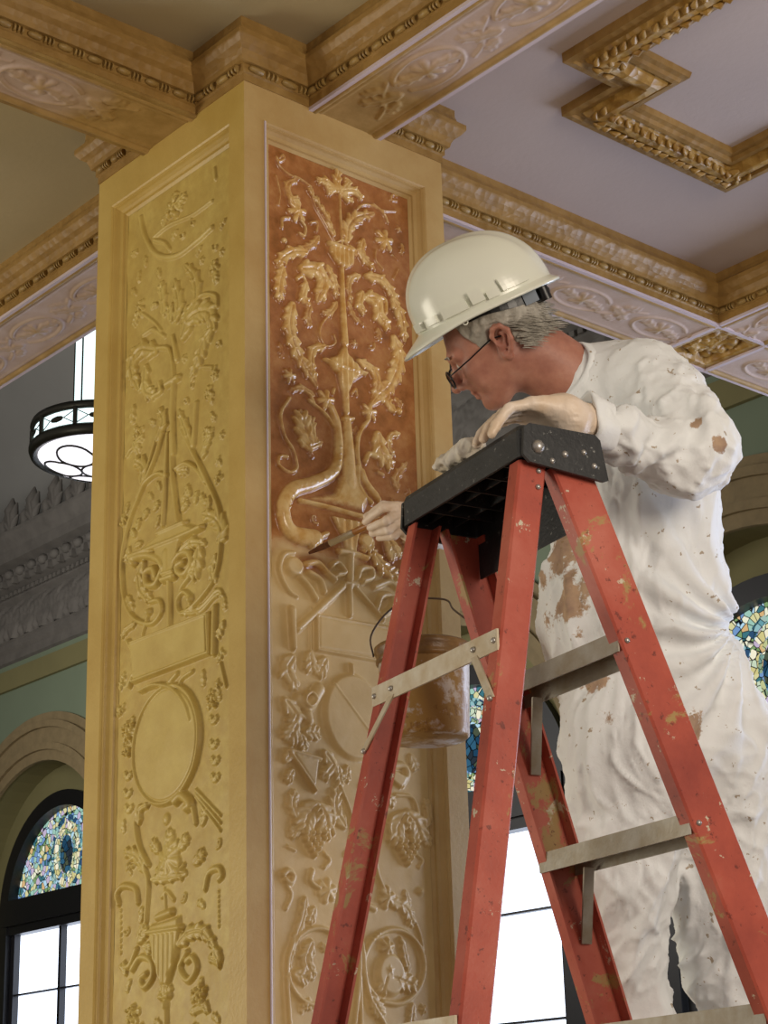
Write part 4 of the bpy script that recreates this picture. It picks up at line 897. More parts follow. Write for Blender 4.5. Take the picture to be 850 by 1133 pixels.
# cap: hollow moulded top with skirts and ribs
mb = MB(); ux = .208; vw = .168; zt_ = HL; 
def capbox(u0, u1, v0, v1, z0, z1): mb.hexa([U(u0, v0, z0), U(u1, v0, z0), U(u1, v1, z0), U(u0, v1, z0), U(u0, v0, z1), U(u1, v0, z1), U(u1, v1, z1), U(u0, v1, z1)][::1])
# rounded outer shell by stacked loops
loops = [(0.0, HL-.062, 0), (0.0, HL-.012, 0), (.004, HL-.004, 0), (.012, HL, 0)]
V = []; 
def rl(ins, z, dz_end=0):
    a, b_, rr = ux-ins, vw-2*ins, .012; P = []
    for cu, cv, a0 in ((a-rr, ins+b_-rr, 0), (-a+rr, ins+b_-rr, PI/2), (-a+rr, ins+rr, PI), (a-rr, ins+rr, 3*PI/2)):
        for q in np.linspace(0, PI/2, 4): P.append(U(cu+rr*math.cos(a0+q), cv+rr*math.sin(a0+q), z-.016*0))
    return P
Ls = [rl(.0, HL-.062), rl(0, HL-.014), rl(.003, HL-.005), rl(.010, HL)]; n = 16
V = [p for l_ in Ls for p in l_]; F = [(j*n+i, j*n+(i+1) % n, (j+1)*n+(i+1) % n, (j+1)*n+i) for j in range(3) for i in range(n)]
F = [f[::-1] for f in F]
mb.add(V, F, 0, False); mb.add(Ls[3], [tuple(range(n))]); 
Li = [rl(.005, HL-.062), rl(.005, HL-.012)]; V = Ls[0]+Li[0]+Li[1]; F = [(i, n+i, n+(i+1) % n, (i+1) % n) for i in range(n)]+[(n+i, 2*n+i, 2*n+(i+1) % n, n+(i+1) % n) for i in range(n)]
mb.add(V, F); mb.add(Li[1], [tuple(range(n))])
for uu in (-.13, -.07, 0, .07, .13): capbox(uu-.002, uu+.002, .006, vw-.006, HL-.055, HL-.01)
for vv in (.055, .11): capbox(-.2, .2, vv-.002, vv+.002, HL-.05, HL-.01)
capbox(-.17, .19, vw-.012, vw-.008, HL-.15, HL-.03)     # deep inner plate behind the step rails
for side in (-1, 1):                                     # rounded end skirts that carry the rivets
    u0, u1 = side*(ux+.0005), side*(ux+.007); P = [(0, HL-.062), (.012, HL-.074), (vw-.004, HL-.088), (vw+.006, HL-.084), (vw-.006, HL-.012), (vw-.016, HL-.003), (.016, HL-.003), (.004, HL-.012)]
    V = [U(u0, v, z) for v, z in P]+[U(u1, v, z) for v, z in P]; K = len(P)
    mb.add(V, [tuple(range(K)), tuple(range(K, 2*K))[::-1]]+[(k, (k+1) % K, K+(k+1) % K, K+k) for k in range(K)])
mb.build('top_cap', M['cap'], lad)
def rivet(u, v, z, d, r=.007, m='rivet'):
    q = MB(); c = U(u, v, z); q.ball(c, r, 8, 5); q.build('rivet', M[m], lad)
for v, z, r_ in ((.03, HL-.045, .013), (.085, HL-.05, .007), (.125, HL-.04, .006), (.145, HL-.062, .006), (.058, HL-.066, .006)): rivet(-(ux+.006), v, z, 0, r_)
for v, z in ((.04, 2.615), (.036, 2.585)): rivet(-uo(z)-.001, v, z, 0, .005)
def step(z):
    v0 = RAILS['f'][0](z)+.006; v1 = v0+.082; ua = uo(z)-.006; mb = MB(); th = .003; h = .036
    def bx(v0_, v1_, z0_, z1_): mb.hexa([U(-ua, v0_, z0_), U(ua, v0_, z0_), U(ua, v1_, z0_), U(-ua, v1_, z0_), U(-ua, v0_, z1_), U(ua, v0_, z1_), U(ua, v1_, z1_), U(-ua, v1_, z1_)])
    bx(v0, v1, z-th, z); bx(v0, v0+th, z-h, z-th); bx(v1-th, v1, z-h, z-th)
    for k in range(5): vv = v0+.012+k*.014; bx(vv, vv+.004, z, z+.0015)
    mb.build('step', M['alu'], lad)
    for side in (-1, 1):
        rivet(side*uo(z)+side*.001, v0+.014, z-.018, 0, .0055)
        mb = MB(); p = U(side*(ua-.07), v1-.02, z-h+.004); q = U(side*(uo(z-.16)-.01), RAILS['f'][0](z-.16)+.05, z-.16); dv = D2*.011; du = D1*.002
        mb.hexa([p-dv-du, p+dv-du, p+dv+du, p-dv+du, q-dv-du, q+dv-du, q+dv+du, q-dv+du]); mb.build('step_brace', M['alu'], lad)
ZST = [2.345-.305*k for k in range(8)]
for z in ZST: step(z)
def flat(p, q, h, t, name, m, parent=lad):
    mb = MB(); hz = np.array([0, 0, h/2]); d = D2*(-t)
    mb.hexa([p-hz, q-hz, q-hz+d, p-hz+d, p+hz, q+hz, q+hz+d, p+hz+d]); return mb.build(name, M[m], parent)
for z in (2.302, 1.69, 1.08, .47):
    v = RAILS['r'][0](z)-.001; flat(U(-uo(z)+.002, v, z), U(uo(z)-.002, v, z), .036, .004, 'rear_brace', 'alu_b')
    for side in (-1, 1):
        z2 = z-.10; p = U(side*(uo(z)-.075), v-.002, z-.012); q = U(side*(uo(z2)-.006), RAILS['r'][0](z2)-.001, z2); dd = D1*.010
        mb = MB(); t_ = D2*(-.003); mb.hexa([p-dd, p+dd, p+dd+t_, p-dd+t_, q-dd, q+dd, q+dd+t_, q-dd+t_]); mb.build('corner_brace', M['alu_b'], lad)
        for (uu, vv, zz) in ((side*(uo(z)-.012), v-.004, z), (side*(uo(z)-.075), v-.005, z), (side*(uo(z2)-.008), RAILS['r'][0](z2)-.003, z2)): rivet(uu, vv, zz, 0, .0055)
# ------------------------------------------------------------------ paint bucket hung on the far side
bc = dep(470, 765, 3.8)
def buck_mat():
    t = NT('grey_plastic_with_dried_glaze'); n = t.noise(11, 6, .7); band = t.noise(4, 3)
    base = t.ramp(t.noise(30, 4), [(.3, lin((176, 166, 160))), (.7, lin((196, 186, 178)))])
    c = t.mix(t.ramp(n, [(.5, (0,)*3), (.57, (1,)*3)]), lin((150, 116, 62)), base)
    c = t.mix(t.ramp(t.noise(26, 6, .7), [(.56, (0,)*3), (.62, (.8,)*3)]), c, lin((120, 82, 36)))
    return t.principled(c, .35, 0, t.noise(50, 4), .3, .003, .5)
M['bucket'] = buck_mat(); M['dried'] = simple('dried_brown_glaze', (140, 104, 52), .4, .2, 30, .5, 60, c2=(100, 72, 38)); M['wire'] = simple('rusty_wire', (92, 76, 62), .5, .1, 20, metal=.5)
bk = tag(empty('paint_bucket', tuple(bc)), 'small brown-smeared plastic paint pail hanging behind the ladder by a wire bail', 'bucket')
mb = MB(); mb.lathe([(.0, -.1), (.082, -.1), (.088, -.094), (.094, .08), (.097, .088), (.094, .09), (.089, .085), (.083, -.09), (0, -.09)], bc, 40); mb.build('pail', M['bucket'], bk)
mb = MB(); mb.lathe([(.094, .055), (.0975, .058), (.0985, .062), (.0975, .066), (.096, .072), (.101, .08), (.101, .09), (.096, .094), (.09, .09)], bc, 40); mb.build('rim', M['dried'], bk)
mb = MB(); mb.lathe([(.089, .04), (.0, .045)], bc, 32); mb.build('paint', M['dried'], bk)
hk = bc+np.array([0, 0, .185]); e1 = D1*.62+D2*.78; e1 = RT*np.array([1, 1, 0]); e1 = e1/np.linalg.norm(e1)
mb = MB(); pts = [bc-e1*.102+np.array([0, 0, .075]), bc-e1*.106+np.array([0, 0, .12]), bc-e1*.07+np.array([0, 0, .17]), bc-e1*.02+np.array([0, 0, .196]), bc+e1*.03+np.array([0, 0, .196]), bc+e1*.055+np.array([0, 0, .19]), bc+e1*.065+np.array([0, 0, .172]), bc+e1*.1+np.array([0, 0, .14]), bc+e1*.105+np.array([0, 0, .11]), bc+e1*.102+np.array([0, 0, .075])]
mb.tube(spl(pts, 50), .0022, 6); mb.build('bail', M['wire'], bk)
# steel S-hook from the far rail down to the bail
h0 = U(uo(2.5)-.002, RAILS['r'][0](2.5)+.03, 2.52); h1 = bc+e1*.0+np.array([0, 0, .2])
mb = MB(); mb.tube(spl([h0, h0+D1*.03+np.array([0, 0, .035]), (h0+h1)/2+np.array([0, 0, .03]), h1+np.array([0, 0, .03]), h1+np.array([0, 0, -.008]), h1-D1*.014+np.array([0, 0, .012])], 40), .003, 6)
mb.build('hanging_hook', M['wire'], bk)
# ------------------------------------------------------------------ the painter
def skin_mat():
    t = NT('ruddy_skin'); c = t.ramp(t.noise(22, 5), [(.3, lin((158, 104, 88))), (.55, lin((178, 124, 104))), (.75, lin((192, 142, 122)))])
    return t.principled(c, .5, 0, t.noise(160, 4), .2, .0015, .4, Subsurface_Weight=.08)
M['skin'] = skin_mat()
def cloth_mat():
    t = NT('white_coverall_with_glaze_stains'); a = t.attr('stain'); n = t.noise(34, 7, .7); n2 = t.noise(150, 3)
    base = t.ramp(t.noise(6, 6), [(.3, lin((230, 233, 234))), (.7, lin((241, 244, 246)))])
    th = t.math('ADD', t.math('MULTIPLY', a, .46), t.math('MULTIPLY', n, .55))
    c = t.mix(t.ramp(th, [(.52, (0,)*3), (.56, (.85,)*3)]), base, t.ramp(t.noise(25, 4), [(.35, lin((140, 98, 60))), (.65, lin((178, 140, 96)))]))
    sp = t.noise(48, 4, .6); c = t.mix(t.ramp(sp, [(.655, (0,)*3), (.68, (.75,)*3)]), c, lin((150, 122, 78)))
    return t.principled(c, .75, 0, t.math('ADD', t.noise(60, 6, .7), t.math('MULTIPLY', n2, .2)), .35, .004, .3)
M['cloth'] = cloth_mat()
M['latex'] = simple('cream_latex_glove', (232, 216, 200), .42, .08, 18, .25, 120, c2=(216, 190, 160), spec=.45)
M['hat'] = simple('ivory_hard_hat_plastic', (228, 230, 216), .22, .02, 4, .03, 40, spec=.6)
M['hair'] = simple('grey_white_hair', (190, 184, 172), .6, .2, 26, .7, 70, c2=(128, 122, 110))
M['blk'] = simple('black_strap_plastic', (22, 22, 24), .35, .1, 20)
M['boot'] = simple('scuffed_brown_leather_boot', (92, 70, 52), .6, .2, 14)
M['lens'] = None
t = NT('spectacle_lens'); g = t.n('BsdfGlass'); g.inputs['Roughness'].default_value = .02; g.inputs['IOR'].default_value = 1.2; g.inputs['Color'].default_value = (.95, .96, 1, 1); tr_ = t.n('BsdfTransparent'); mx = t.n('MixShader'); mx.inputs[0].default_value = .35
t.l(tr_.outputs[0], mx.inputs[1]); t.l(g.outputs[0], mx.inputs[2]); t.l(mx.outputs[0], t.out.inputs['Surface']); M['lens'] = t.mat
man = tag(empty('person', tuple(U(.1, .62, 1.125))), 'man in white paint-stained coveralls and white hard hat leaning on the ladder top while painting', 'person')

# head frame (x forward, y to his left = towards the camera, z up)
HC = dep(549, 382, 3.70)
_v = ray(549, 380); _v = _v/np.linalg.norm(_v)
sx = RT-_v*(RT@_v); sx /= np.linalg.norm(sx); sy = np.cross(sx, _v); sy = sy if sy@UP > 0 else -sy
def frame(pitch, yaw):
    f = -sx*math.cos(pitch)-sy*math.sin(pitch); u = -sx*math.sin(pitch)+sy*math.cos(pitch)
    f = f*math.cos(yaw)+_v*math.sin(yaw); l = np.cross(u, f); return f, l, u
HF, HLf, HU = frame(math.radians(36), math.radians(7))
RH = np.stack([HF, HLf, HU], 1)
def hw_(p): return HC+RH@(np.array(p, float)-np.array([0, .075, 0]))      # ear is the picture anchor, .075 to his left of the mid plane
def hl_(X): return (X-HC)@RH+np.array([0, .075, 0])
NB = dep(652, 428, 3.80)      # neck base
nb_l = hl_(NB)
def ear_pts(side):
    y = .074*side; P = [(-.002, y, -.022), (-.006, y+.006*side, .0), (-.004, y+.010*side, .018), (-.014, y+.016*side, .030), (-.030, y+.018*side, .028), (-.038, y+.018*side, .012), (-.034, y+.016*side, -.006), (-.022, y+.010*side, -.022), (-.010, y+.004*side, -.034), (-.004, y+.001*side, -.030)]
    return P
def head_sdf(G):
    X = hl_(G)
    d = ell_d(X, (-.012, 0, .048), (.100, .077, .088))
    d = smin(d, ell_d(X, (.040, 0, -.012), (.062, .062, .085)), .03)
    for s in (-1, 1):
        d = smin(d, cone_d(X, (-.005, .050*s, -.035), (.062, .020*s, -.083), .022, .022), .025)
        d = smin(d, cone_d(X, (.066, .040*s, -.012), (.060, .038*s, -.04), .020, .018), .02)
        d = smin(d, cone_d(X, (.094, .014*s, .030), (.080, .048*s, .030), .011, .010), .014)
    d = smin(d, ell_d(X, (.078, 0, -.088), (.022, .022, .018)), .018)
    d = smin(d, cone_d(X, (.096, 0, .018), (.125, 0, -.024), .008, .0115), .010)
    for s in (-1, 1): d = smin(d, cone_d(X, (.113, .011*s, -.029), (.104, .015*s, -.028), .0075, .006), .006)
    d = smin(d, cone_d(X, (.092, -.018, -.034), (.092, .018, -.034), .012, .012), .015)
    d = smin(d, cone_d(X, (.1015, -.014, -.052), (.1015, .014, -.052), .0055, .0055), .006)
    d = smin(d, cone_d(X, (.0975, -.013, -.063), (.0975, .013, -.063), .0062, .0062), .006)
    m = cone_d(X, (.112, -.02, -.0575), (.112, .02, -.0575), .0075, .0075); d = -smin(-d, m, .004)       # mouth line
    for s in (-1, 1):
        m = ell_d(X, (.104, .032*s, .008), (.018, .018, .012)); d = -smin(-d, m, .010)
        d = smin(d, ell_d(X, (.078, .031*s, .010), (.015, .015, .013)), .004)
    d = smin(d, cone_d(X, (-.035, 0, -.01), nb_l, .058, .064), .035)     # neck
    d = smin(d, cone_d(X, (-.02, 0, -.05), nb_l+np.array([.02, 0, 0]), .050, .06), .03)
    for s in (-1, 1):
        P = ear_pts(s)
        for a, b in zip(P[:-1], P[1:]): d = smin(d, cone_d(X, a, b, .0050, .0050), .004)
        d = smin(d, cone_d(X, (-.012, .076*s, -.01), (-.024, .080*s, .012), .008, .009), .008)
        d = smin(d, cone_d(X, (-.006, .078*s, -.028), (-.010, .077*s, -.034), .008, .006), .005)
        m = ell_d(X, (-.013, .087*s, .006), (.009, .010, .012)); d = -smin(-d, m, .003)
    return d
def place(name, fn, lo, hi, h, mat, parent, disp=None, attrs=None, sm=2, label=None):
    V, Q = nets(fn, lo, hi, h)
    for _ in range(sm):   # relax
        acc = np.zeros_like(V); c = np.zeros(len(V))
        for k in range(4):
            a, b = Q[:, k], Q[:, (k+1) % 4]; np.add.at(acc, a, V[b]); np.add.at(c, a, 1); np.add.at(acc, b, V[a]); np.add.at(c, b, 1)
        V = V*.5+.5*acc/c[:, None]
    if disp is not None: V = V+vnormals(V, Q)*disp(V)[:, None]
    o = mesh_np(name, V, Q, mat, parent, True, attrs(V) if attrs else None)
    if label: o['label'] = label
    return o
lo = np.minimum(HC-.2, NB-.1); hi = np.maximum(HC+.2, NB+.1)
body = place('head_and_neck', head_sdf, lo, hi, .0024, M['skin'], man, lambda V: fbm(V*60, 2)*.0006)
# eyes (closed lids over) and brows
eye_m = simple('eye_white', (210, 200, 190), .2, .02)
for s in (-1, 1): mb = MB(); mb.ball(hw_((.0835, .031*s, .009)), .0115, 12, 8); mb.build('eye', eye_m, man)
for s in (-1, 1):
    mb = MB()
    for k in range(16):
        y = (.012+.0026*k)*s; p = hw_((.105-.0006*k, y, .034+.003*math.sin(k*.4))); q = hw_((.109-.0009*k, y+.007*s, .038)); mb.bar(p, q, .0016, 5, .0006)
    mb.build('eyebrow', M['hair'], man)
# hair: shell over the back and sides of the skull
def hair_sdf(G):
    X = hl_(G); d = ell_d(X, (-.016, 0, .044), (.104, .084, .094)); d = smin(d, ell_d(X, (-.062, 0, -.008), (.05, .062, .05)), .03)
    d = d+vnoise(np.stack([X[..., 0]*60+X[..., 2]*40, X[..., 1]*90, X[..., 2]*50], -1))*.003
    # keep only behind the ear line and above the nape; sideburn in front of the ear
    cut = np.maximum(X[..., 0]-(-.004+.30*np.clip(X[..., 2]-.02, -.05, .03)*1.4), -.045+(-X[..., 2])-.0)       # x < , z > -.045
    sb = np.maximum(np.maximum(X[..., 0]-.034-.35*(X[..., 2]-.03), -(X[..., 2]-.012)), -(X[..., 0]+.01))
    reg = np.minimum(np.maximum(cut, -(X[..., 2]+.048)), sb)
    earc = ell_d(X*np.array([1, 1, 1]), (-.016, .085, .0), (.026, .03, .040)); earc2 = ell_d(X, (-.016, -.085, .0), (.026, .03, .040))
    return np.maximum(np.maximum(d, reg), np.maximum(-earc, -earc2))
hair = place('hair', hair_sdf, HC-.22, HC+.22, .0028, M['hair'], man, lambda V: fbm((V-HC)@RH*np.array([60, 160, 60]), 3)*.004, sm=1)
mb = MB(); g = random.Random(4)
for k in range(260):      # loose strands behind the ear and at the nape
    a = g.random()*2.2-1.1; z = .035-g.random()*.07; x = -.04-g.random()*.07; y = .078*math.sqrt(max(0, 1-((x+.016)/.106)**2))*1.03
    p = np.array([x, y, z]); dv = np.array([-.020-.01*g.random(), -.002, -.014-.010*g.random()]); q = p+dv
    q[1] = .086*math.sqrt(max(0, 1-min(1, ((q[0]+.016)/.106)**2)))+.002
    mb.tube([hw_(p), hw_((p+q)/2+np.array([0, .003, .002])), hw_(q)], [.0012, .0012, .0004], 4)
mb.build('hair_strands', M['hair'], hair)
# hard hat
HF2, HL2, HU2 = frame(math.radians(25), math.radians(5)); RB = np.stack([HF2, HL2, HU2], 1)
BC = dep(532, 341, 3.70)-HL2*.072
def b2w(p): return BC+RB@np.array(p, float)
hat = empty('hard_hat', tuple(BC)); hat.parent = man; hat.matrix_parent_inverse = Matrix.Translation(-man.location)
A_, B_, H_ = .143, .118, .148
nu, nv = 72, 26; V = []; 
def dome(th, ph, off=0):
    # ph 0 at brim .. PI/2 at crown
    cx, cy = math.cos(th), math.sin(th); k = math.cos(ph)**.80; z = math.sin(ph)**.92
    x = A_*cx*k*(1.0 if cx > 0 else 1.04); y = B_*cy*k; zz = H_*z
    x += .012*z                                   # crown leans forward
    rid = math.exp(-(y/.016)**2)*.0045*min(1, z*2.2)+(math.exp(-((abs(y)-.045)/.010)**2)*.0025*min(1, z*2.2) if z > .3 else 0)
    r = math.sqrt(x*x+y*y+zz*zz)+1e-9; s = 1+(rid+off)/r; return np.array([x*s, y*s, zz*s])
for j in range(nv):
    for i in range(nu): V.append(b2w(dome(2*PI*i/nu, PI/2*j/(nv-1)*.985)))
V.append(b2w(dome(0, PI/2*.999))); F = [(j*nu+i, j*nu+(i+1) % nu, (j+1)*nu+(i+1) % nu, (j+1)*nu+i) for j in range(nv-1) for i in range(nu)]+[((nv-1)*nu+i, (nv-1)*nu+(i+1) % nu, nv*nu) for i in range(nu)]
mb = MB(); mb.add(V, F, 0, True)
# brim rolled all round, peak at the front
V = []; prf = [(0, .004), (.35, -.001), (.8, -.005), (1, -.008), (1.0, -.012), (.8, -.010), (.2, -.006), (-.04, -.003)]
for i in range(nu):
    th = 2*PI*i/nu; cx = math.cos(th); w = .008+.040*max(0, cx)**2.2+.006*max(0, -cx)**3; dz = -.020*max(0, cx)**2.0
    bx, by = A_*cx*(1.0 if cx > 0 else 1.04), B_*math.sin(th)
    nn = np.array([cx/A_, math.sin(th)/B_]); nn /= np.linalg.norm(nn)
    for o, z in prf: V.append(b2w((bx+nn[0]*w*o, by+nn[1]*w*o, z+dz*max(0, o)**1.2)))
K = len(prf); mb.add(V, [(i*K+k, i*K+k+1, ((i+1) % nu)*K+k+1, ((i+1) % nu)*K+k) for i in range(nu) for k in range(K-1)], 0, True)
# inner face
V = [b2w(dome(2*PI*i/nu, PI/2*j/9*.98, -.004)) for j in range(10) for i in range(nu)]; mb.add(V, [(j*nu+i, (j+1)*nu+i, (j+1)*nu+(i+1) % nu, j*nu+(i+1) % nu) for j in range(9) for i in range(nu)], 0, True)
mb.build('hat_shell', M['hat'], hat)
def pad(th0, th1, p0, p1, off, name='moulded_slot'):
    mb = MB(); ths = np.linspace(th0, th1, 8); phs = np.linspace(p0, p1, 4); V = [b2w(dome(a, b, off)) for b in phs for a in ths]+[b2w(dome(a, b, -.001)) for b in phs for a in ths]; n = 8; m = 4
    F = [(j*n+i, j*n+i+1, (j+1)*n+i+1, (j+1)*n+i) for j in range(m-1) for i in range(n-1)]; o = n*m
    F += [(i, o+i, o+i+1, i+1) for i in range(n-1)]+[((m-1)*n+i, (m-1)*n+i+1, o+(m-1)*n+i+1, o+(m-1)*n+i) for i in range(n-1)]+[(j*n, (j+1)*n, o+(j+1)*n, o+j*n) for j in range(m-1)]+[(j*n+n-1, o+j*n+n-1, o+(j+1)*n+n-1, (j+1)*n+n-1) for j in range(m-1)]
    mb.add(V, F, 0, False); mb.build(name, M['hat'], hat)
D_ = math.radians
for a, b, c, d, o in ((112, 136, 2, 10, .004), (88, 98, 2, 10, .0045), (100, 109, 1, 5, .0035), (62, 84, 1.5, 7, .0015), (44, 56, 2, 6, .0035), (22, 36, 1.5, 6, .003)): pad(D_(a), D_(b), D_(c+1), D_(d+2), o+.005)
mb = MB(); c = b2w((.035, .117, -.012)); mb.tube([c+HF2*.005*math.cos(q)+HU2*.006*math.sin(q) for q in np.linspace(0, 2*PI, 13)[:-1]], .0016, 6, closed=True); mb.build('chin_strap_eyelet', M['hat'], hat)
# suspension band and ratchet under the rear brim
mb = MB(); pts = []
for q in np.linspace(D_(70), D_(290), 26): pts.append((.118*math.cos(q)-.004, .090*math.sin(q), -.006-.022*max(0, -math.cos(q))))
V = [b2w((x*k, y*k, z+dz)) for (x, y, z) in pts for dz, k in ((-.010, 1), (.012, 1), (.012, .96), (-.010, .96))]
mb.add(V, [(4*i+k, 4*i+(k+1) % 4, 4*i+4+(k+1) % 4, 4*i+4+k) for i in range(25) for k in range(4)]); mb.build('suspension_band', M['blk'], hat)
mb = MB(); q0 = b2w((-.119, .055, -.026)); 
def obox(mb, c, ax, ay, az, a, b, h): mb.hexa([c+ax*i+ay*j+az*k for k in (-h,) for i, j in ((-a, -b), (a, -b), (a, b), (-a, b))]+[c+ax*i+ay*j+az*h for i, j in ((-a, -b), (a, -b), (a, b), (-a, b))])
obox(mb, b2w((-.098, .066, -.022)), HF2, HL2, HU2, .014, .004, .012); mb.build('ratchet_block', simple('grey_ratchet', (150, 160, 172), .35, .05), hat)
mb = MB(); mb.bar(b2w((-.124, .045, -.040)), b2w((-.124, .045, .0)), .012, 14); mb.bar(b2w((-.124, .0, -.022)), b2w((-.124, .04, -.022)), .012, 10); mb.build('ratchet_knob', M['blk'], hat)
# spectacles
gl = empty('spectacles', tuple(hw_((.11, 0, .01)))); gl.parent = man; gl.matrix_parent_inverse = Matrix.Translation(-man.location)
mb = MB()
def lens_pt(s, q, dx=0): return hw_((.127+dx-.30*(.0225+.0225*math.cos(q))-.10*(.0165*math.sin(q)), s*(.035+.0225*math.cos(q)), -.004+.0175*math.sin(q)))
for s in (-1, 1): mb.tube([lens_pt(s, q) for q in np.linspace(0, 2*PI, 25)[:-1]], .0024, 8, closed=True)
mb.tube([hw_((.126, -.013, .0)), hw_((.130, 0, .004)), hw_((.126, .013, .0))], .0014, 6)
for s in (-1, 1): mb.tube([hw_((.114, s*.058, .003)), hw_((.108, s*.066, .004)), hw_((.06, s*.073, .008)), hw_((.0, s*.080, .016)), hw_((-.03, s*.082, .006))], .0017, 6)
mb.build('wire_frame', simple('dark_spectacle_wire', (34, 30, 32), .3, .05, metal=.5), gl)
for s in (-1, 1): mb = MB(); mb.add([lens_pt(s, q) for q in np.linspace(0, 2*PI, 25)[:-1]]+[lens_pt(s, q, -.0015) for q in np.linspace(0, 2*PI, 25)[:-1]], [tuple(range(24)), tuple(range(24, 48))[::-1]]+[(i, (i+1) % 24, 24+(i+1) % 24, 24+i) for i in range(24)]); mb.build('lens', M['lens'], gl)

# ---------------- coverall
K_ = dict(neck=NB, ch=dep(690, 478, 3.82), mid=dep(704, 565, 3.80), wa=dep(702, 685, 3.76), hip=dep(734, 795, 3.74),
  ls=dep(716, 424, 3.72), le=dep(776, 490, 3.53), le2=dep(762, 512, 3.52), lw=dep(652, 468, 3.38),
  rs=dep(650, 450, 3.98), re=dep(565, 555, 4.05), rw=dep(478, 592, 4.14),
  h1=dep(706, 835, 3.66), k1=dep(690, 975, 3.62), s1=dep(697, 1055, 3.62), c1=dep(716, 1140, 3.63), h2=dep(784, 850, 3.76), k2=dep(806, 985, 3.74), s2=dep(817, 1070, 3.74), c2=dep(832, 1140, 3.73))
A1 = U(.13, .70, 1.24); A2 = U(-.06, .70, 1.24); FN = -D2
cz = K_
_vd = ray(712, 690); _vd /= np.linalg.norm(_vd)
CI = dep(812, 694, 3.72)
def sleeve_l(G):
    d = cone_d(G, cz['ls'], cz['le'], .088, .074); d = smin(d, cone_d(G, cz['le'], cz['le2'], .070, .072), .03)
    d = smin(d, cone_d(G, cz['le2'], cz['lw'], .070, .043), .03); d = smin(d, cone_d(G, dep(735, 505, 3.53), dep(690, 492, 3.45), .060, .045), .03)
    return d
def coverall_sdf(G):
    d = cone_d(G, cz['neck'], cz['ch'], .085, .135); d = smin(d, cone_d(G, cz['ch'], cz['mid'], .135, .170), .06)
    d = smin(d, cone_d(G, cz['mid'], cz['wa'], .176, .188), .05); d = smin(d, cone_d(G, cz['wa'], cz['hip'], .185, .196), .05)
    d = smin(d, cone_d(G, cz['ls'], cz['rs'], .088, .088), .06)
    d = smin(d, cone_d(G, dep(700, 428, 3.80), dep(745, 500, 3.82), .075, .10), .06)
    q = G-CI; hh = q@UP; d = d+.020*np.exp(-(hh/.055)**2)*np.clip(1-np.linalg.norm(q, axis=-1)/.35, 0, 1)     # cinched waist
    l = cone_d(G, cz['hip'], cz['h1'], .17, .155); l = smin(l, cone_d(G, cz['h1'], cz['k1'], .150, .108), .04); l = smin(l, cone_d(G, cz['k1'], cz['s1'], .106, .080), .03); l = smin(l, cone_d(G, cz['s1'], cz['c1'], .080, .068), .03); l = smin(l, cone_d(G, cz['c1'], A1, .068, .072), .03)
    m = cone_d(G, cz['hip'], cz['h2'], .17, .165); m = smin(m, cone_d(G, cz['h2'], cz['k2'], .165, .130), .04); m = smin(m, cone_d(G, cz['k2'], cz['s2'], .128, .114), .03); m = smin(m, cone_d(G, cz['s2'], cz['c2'], .114, .094), .03); m = smin(m, cone_d(G, cz['c2'], A2, .098, .078), .03)
    d = smin(d, smin(l, m, .012), .04)
    d = smin(d, sleeve_l(G), .022)
    a = cone_d(G, cz['rs'], cz['re'], .085, .066); a = smin(a, cone_d(G, cz['re'], cz['rw'], .064, .040), .03); d = smin(d, a, .03)
    # collar stand round the neck
    return d
def cuts(G):
    return coverall_sdf(G)
def ridged(P, o=3):
    s = 0; a = 1
    for k in range(o): s = s+a*(1-np.abs(vnoise(P*2**k+9.1*k))*2.2); a *= .5
    return s/1.75
def fold(V):
    n = len(V); wz = np.stack([vnoise(V*4), vnoise(V*4+31), vnoise(V*4+57)], -1)*.12
    P = V+wz
    # general crumple: folds run along the limb/body, so stretch the noise vertically
    st = np.stack([P@RT*6.5, P@FW*5, P@UP*2.6], -1); a = np.clip(ridged(st, 2), 0, 1); d = (a**2.5-.25)*.026
    y_ = (V-CI)@UP; leg = np.clip((-y_-.15)/.3, 0, 1)
    lg = np.stack([(P@RT*.8-P@UP*.45)*13, P@FW*9, (P@UP+P@RT*.4)*2.6], -1)+11; c_ = np.clip(ridged(lg, 2), 0, 1); d += leg*(c_**3-.2)*.034
    dg = np.stack([(P@RT+P@UP*.7)*10, P@FW*8, (P@UP-P@RT*.6)*4.5], -1)+40; b = np.clip(ridged(dg, 2), 0, 1); d += (b**3-.2)*.016
    fine = np.stack([P@RT*26, P@FW*22, P@UP*17], -1); d += (np.clip(ridged(fine, 2), 0, 1)**2-.3)*.0075
    # sleeve: rings of creases across the arm
    ax = cz['lw']-cz['le']; L = np.linalg.norm(ax); ax = ax/L; t = (V-cz['le'])@ax; near = np.clip(1-(np.abs(sleeve_l(V)))/.02, 0, 1)
    d = d*(1-.3*near)+near*(.007*np.sin(t*80+9*vnoise(V*9))*np.clip(1-np.abs(t-.16)/.2, 0, 1)+.014*(np.clip(ridged(V*13, 3), 0, 1)**2-.3))
    # pleats gathered at the waist cinch
    q = V-CI; x = q@RT; y = q@UP; r = np.hypot(x, y); an = np.arctan2(y, x)
    sw = np.sin(an*13+4*vnoise(V*5)); pl = (np.sign(sw)*np.abs(sw)**.7)*.017*np.exp(-r/.26)*np.clip(r/.05, .15, 1); sel = np.exp(-((np.abs(an)-PI*.55)/1.3)**2*0)
    arm = np.clip(1-near*1.5, 0, 1); d += pl*arm
    # belt line
    bl = (V-dep(812, 694, 3.72))@UP+((V-CI)@RT)*.18; d -= .012*np.exp(-(bl/.016)**2)*arm*np.clip(1-r/.30, 0, 1)
    # calm near collar and cuffs
    return d*np.clip(np.linalg.norm(V-NB, axis=1)/.16-.25, .25, 1)
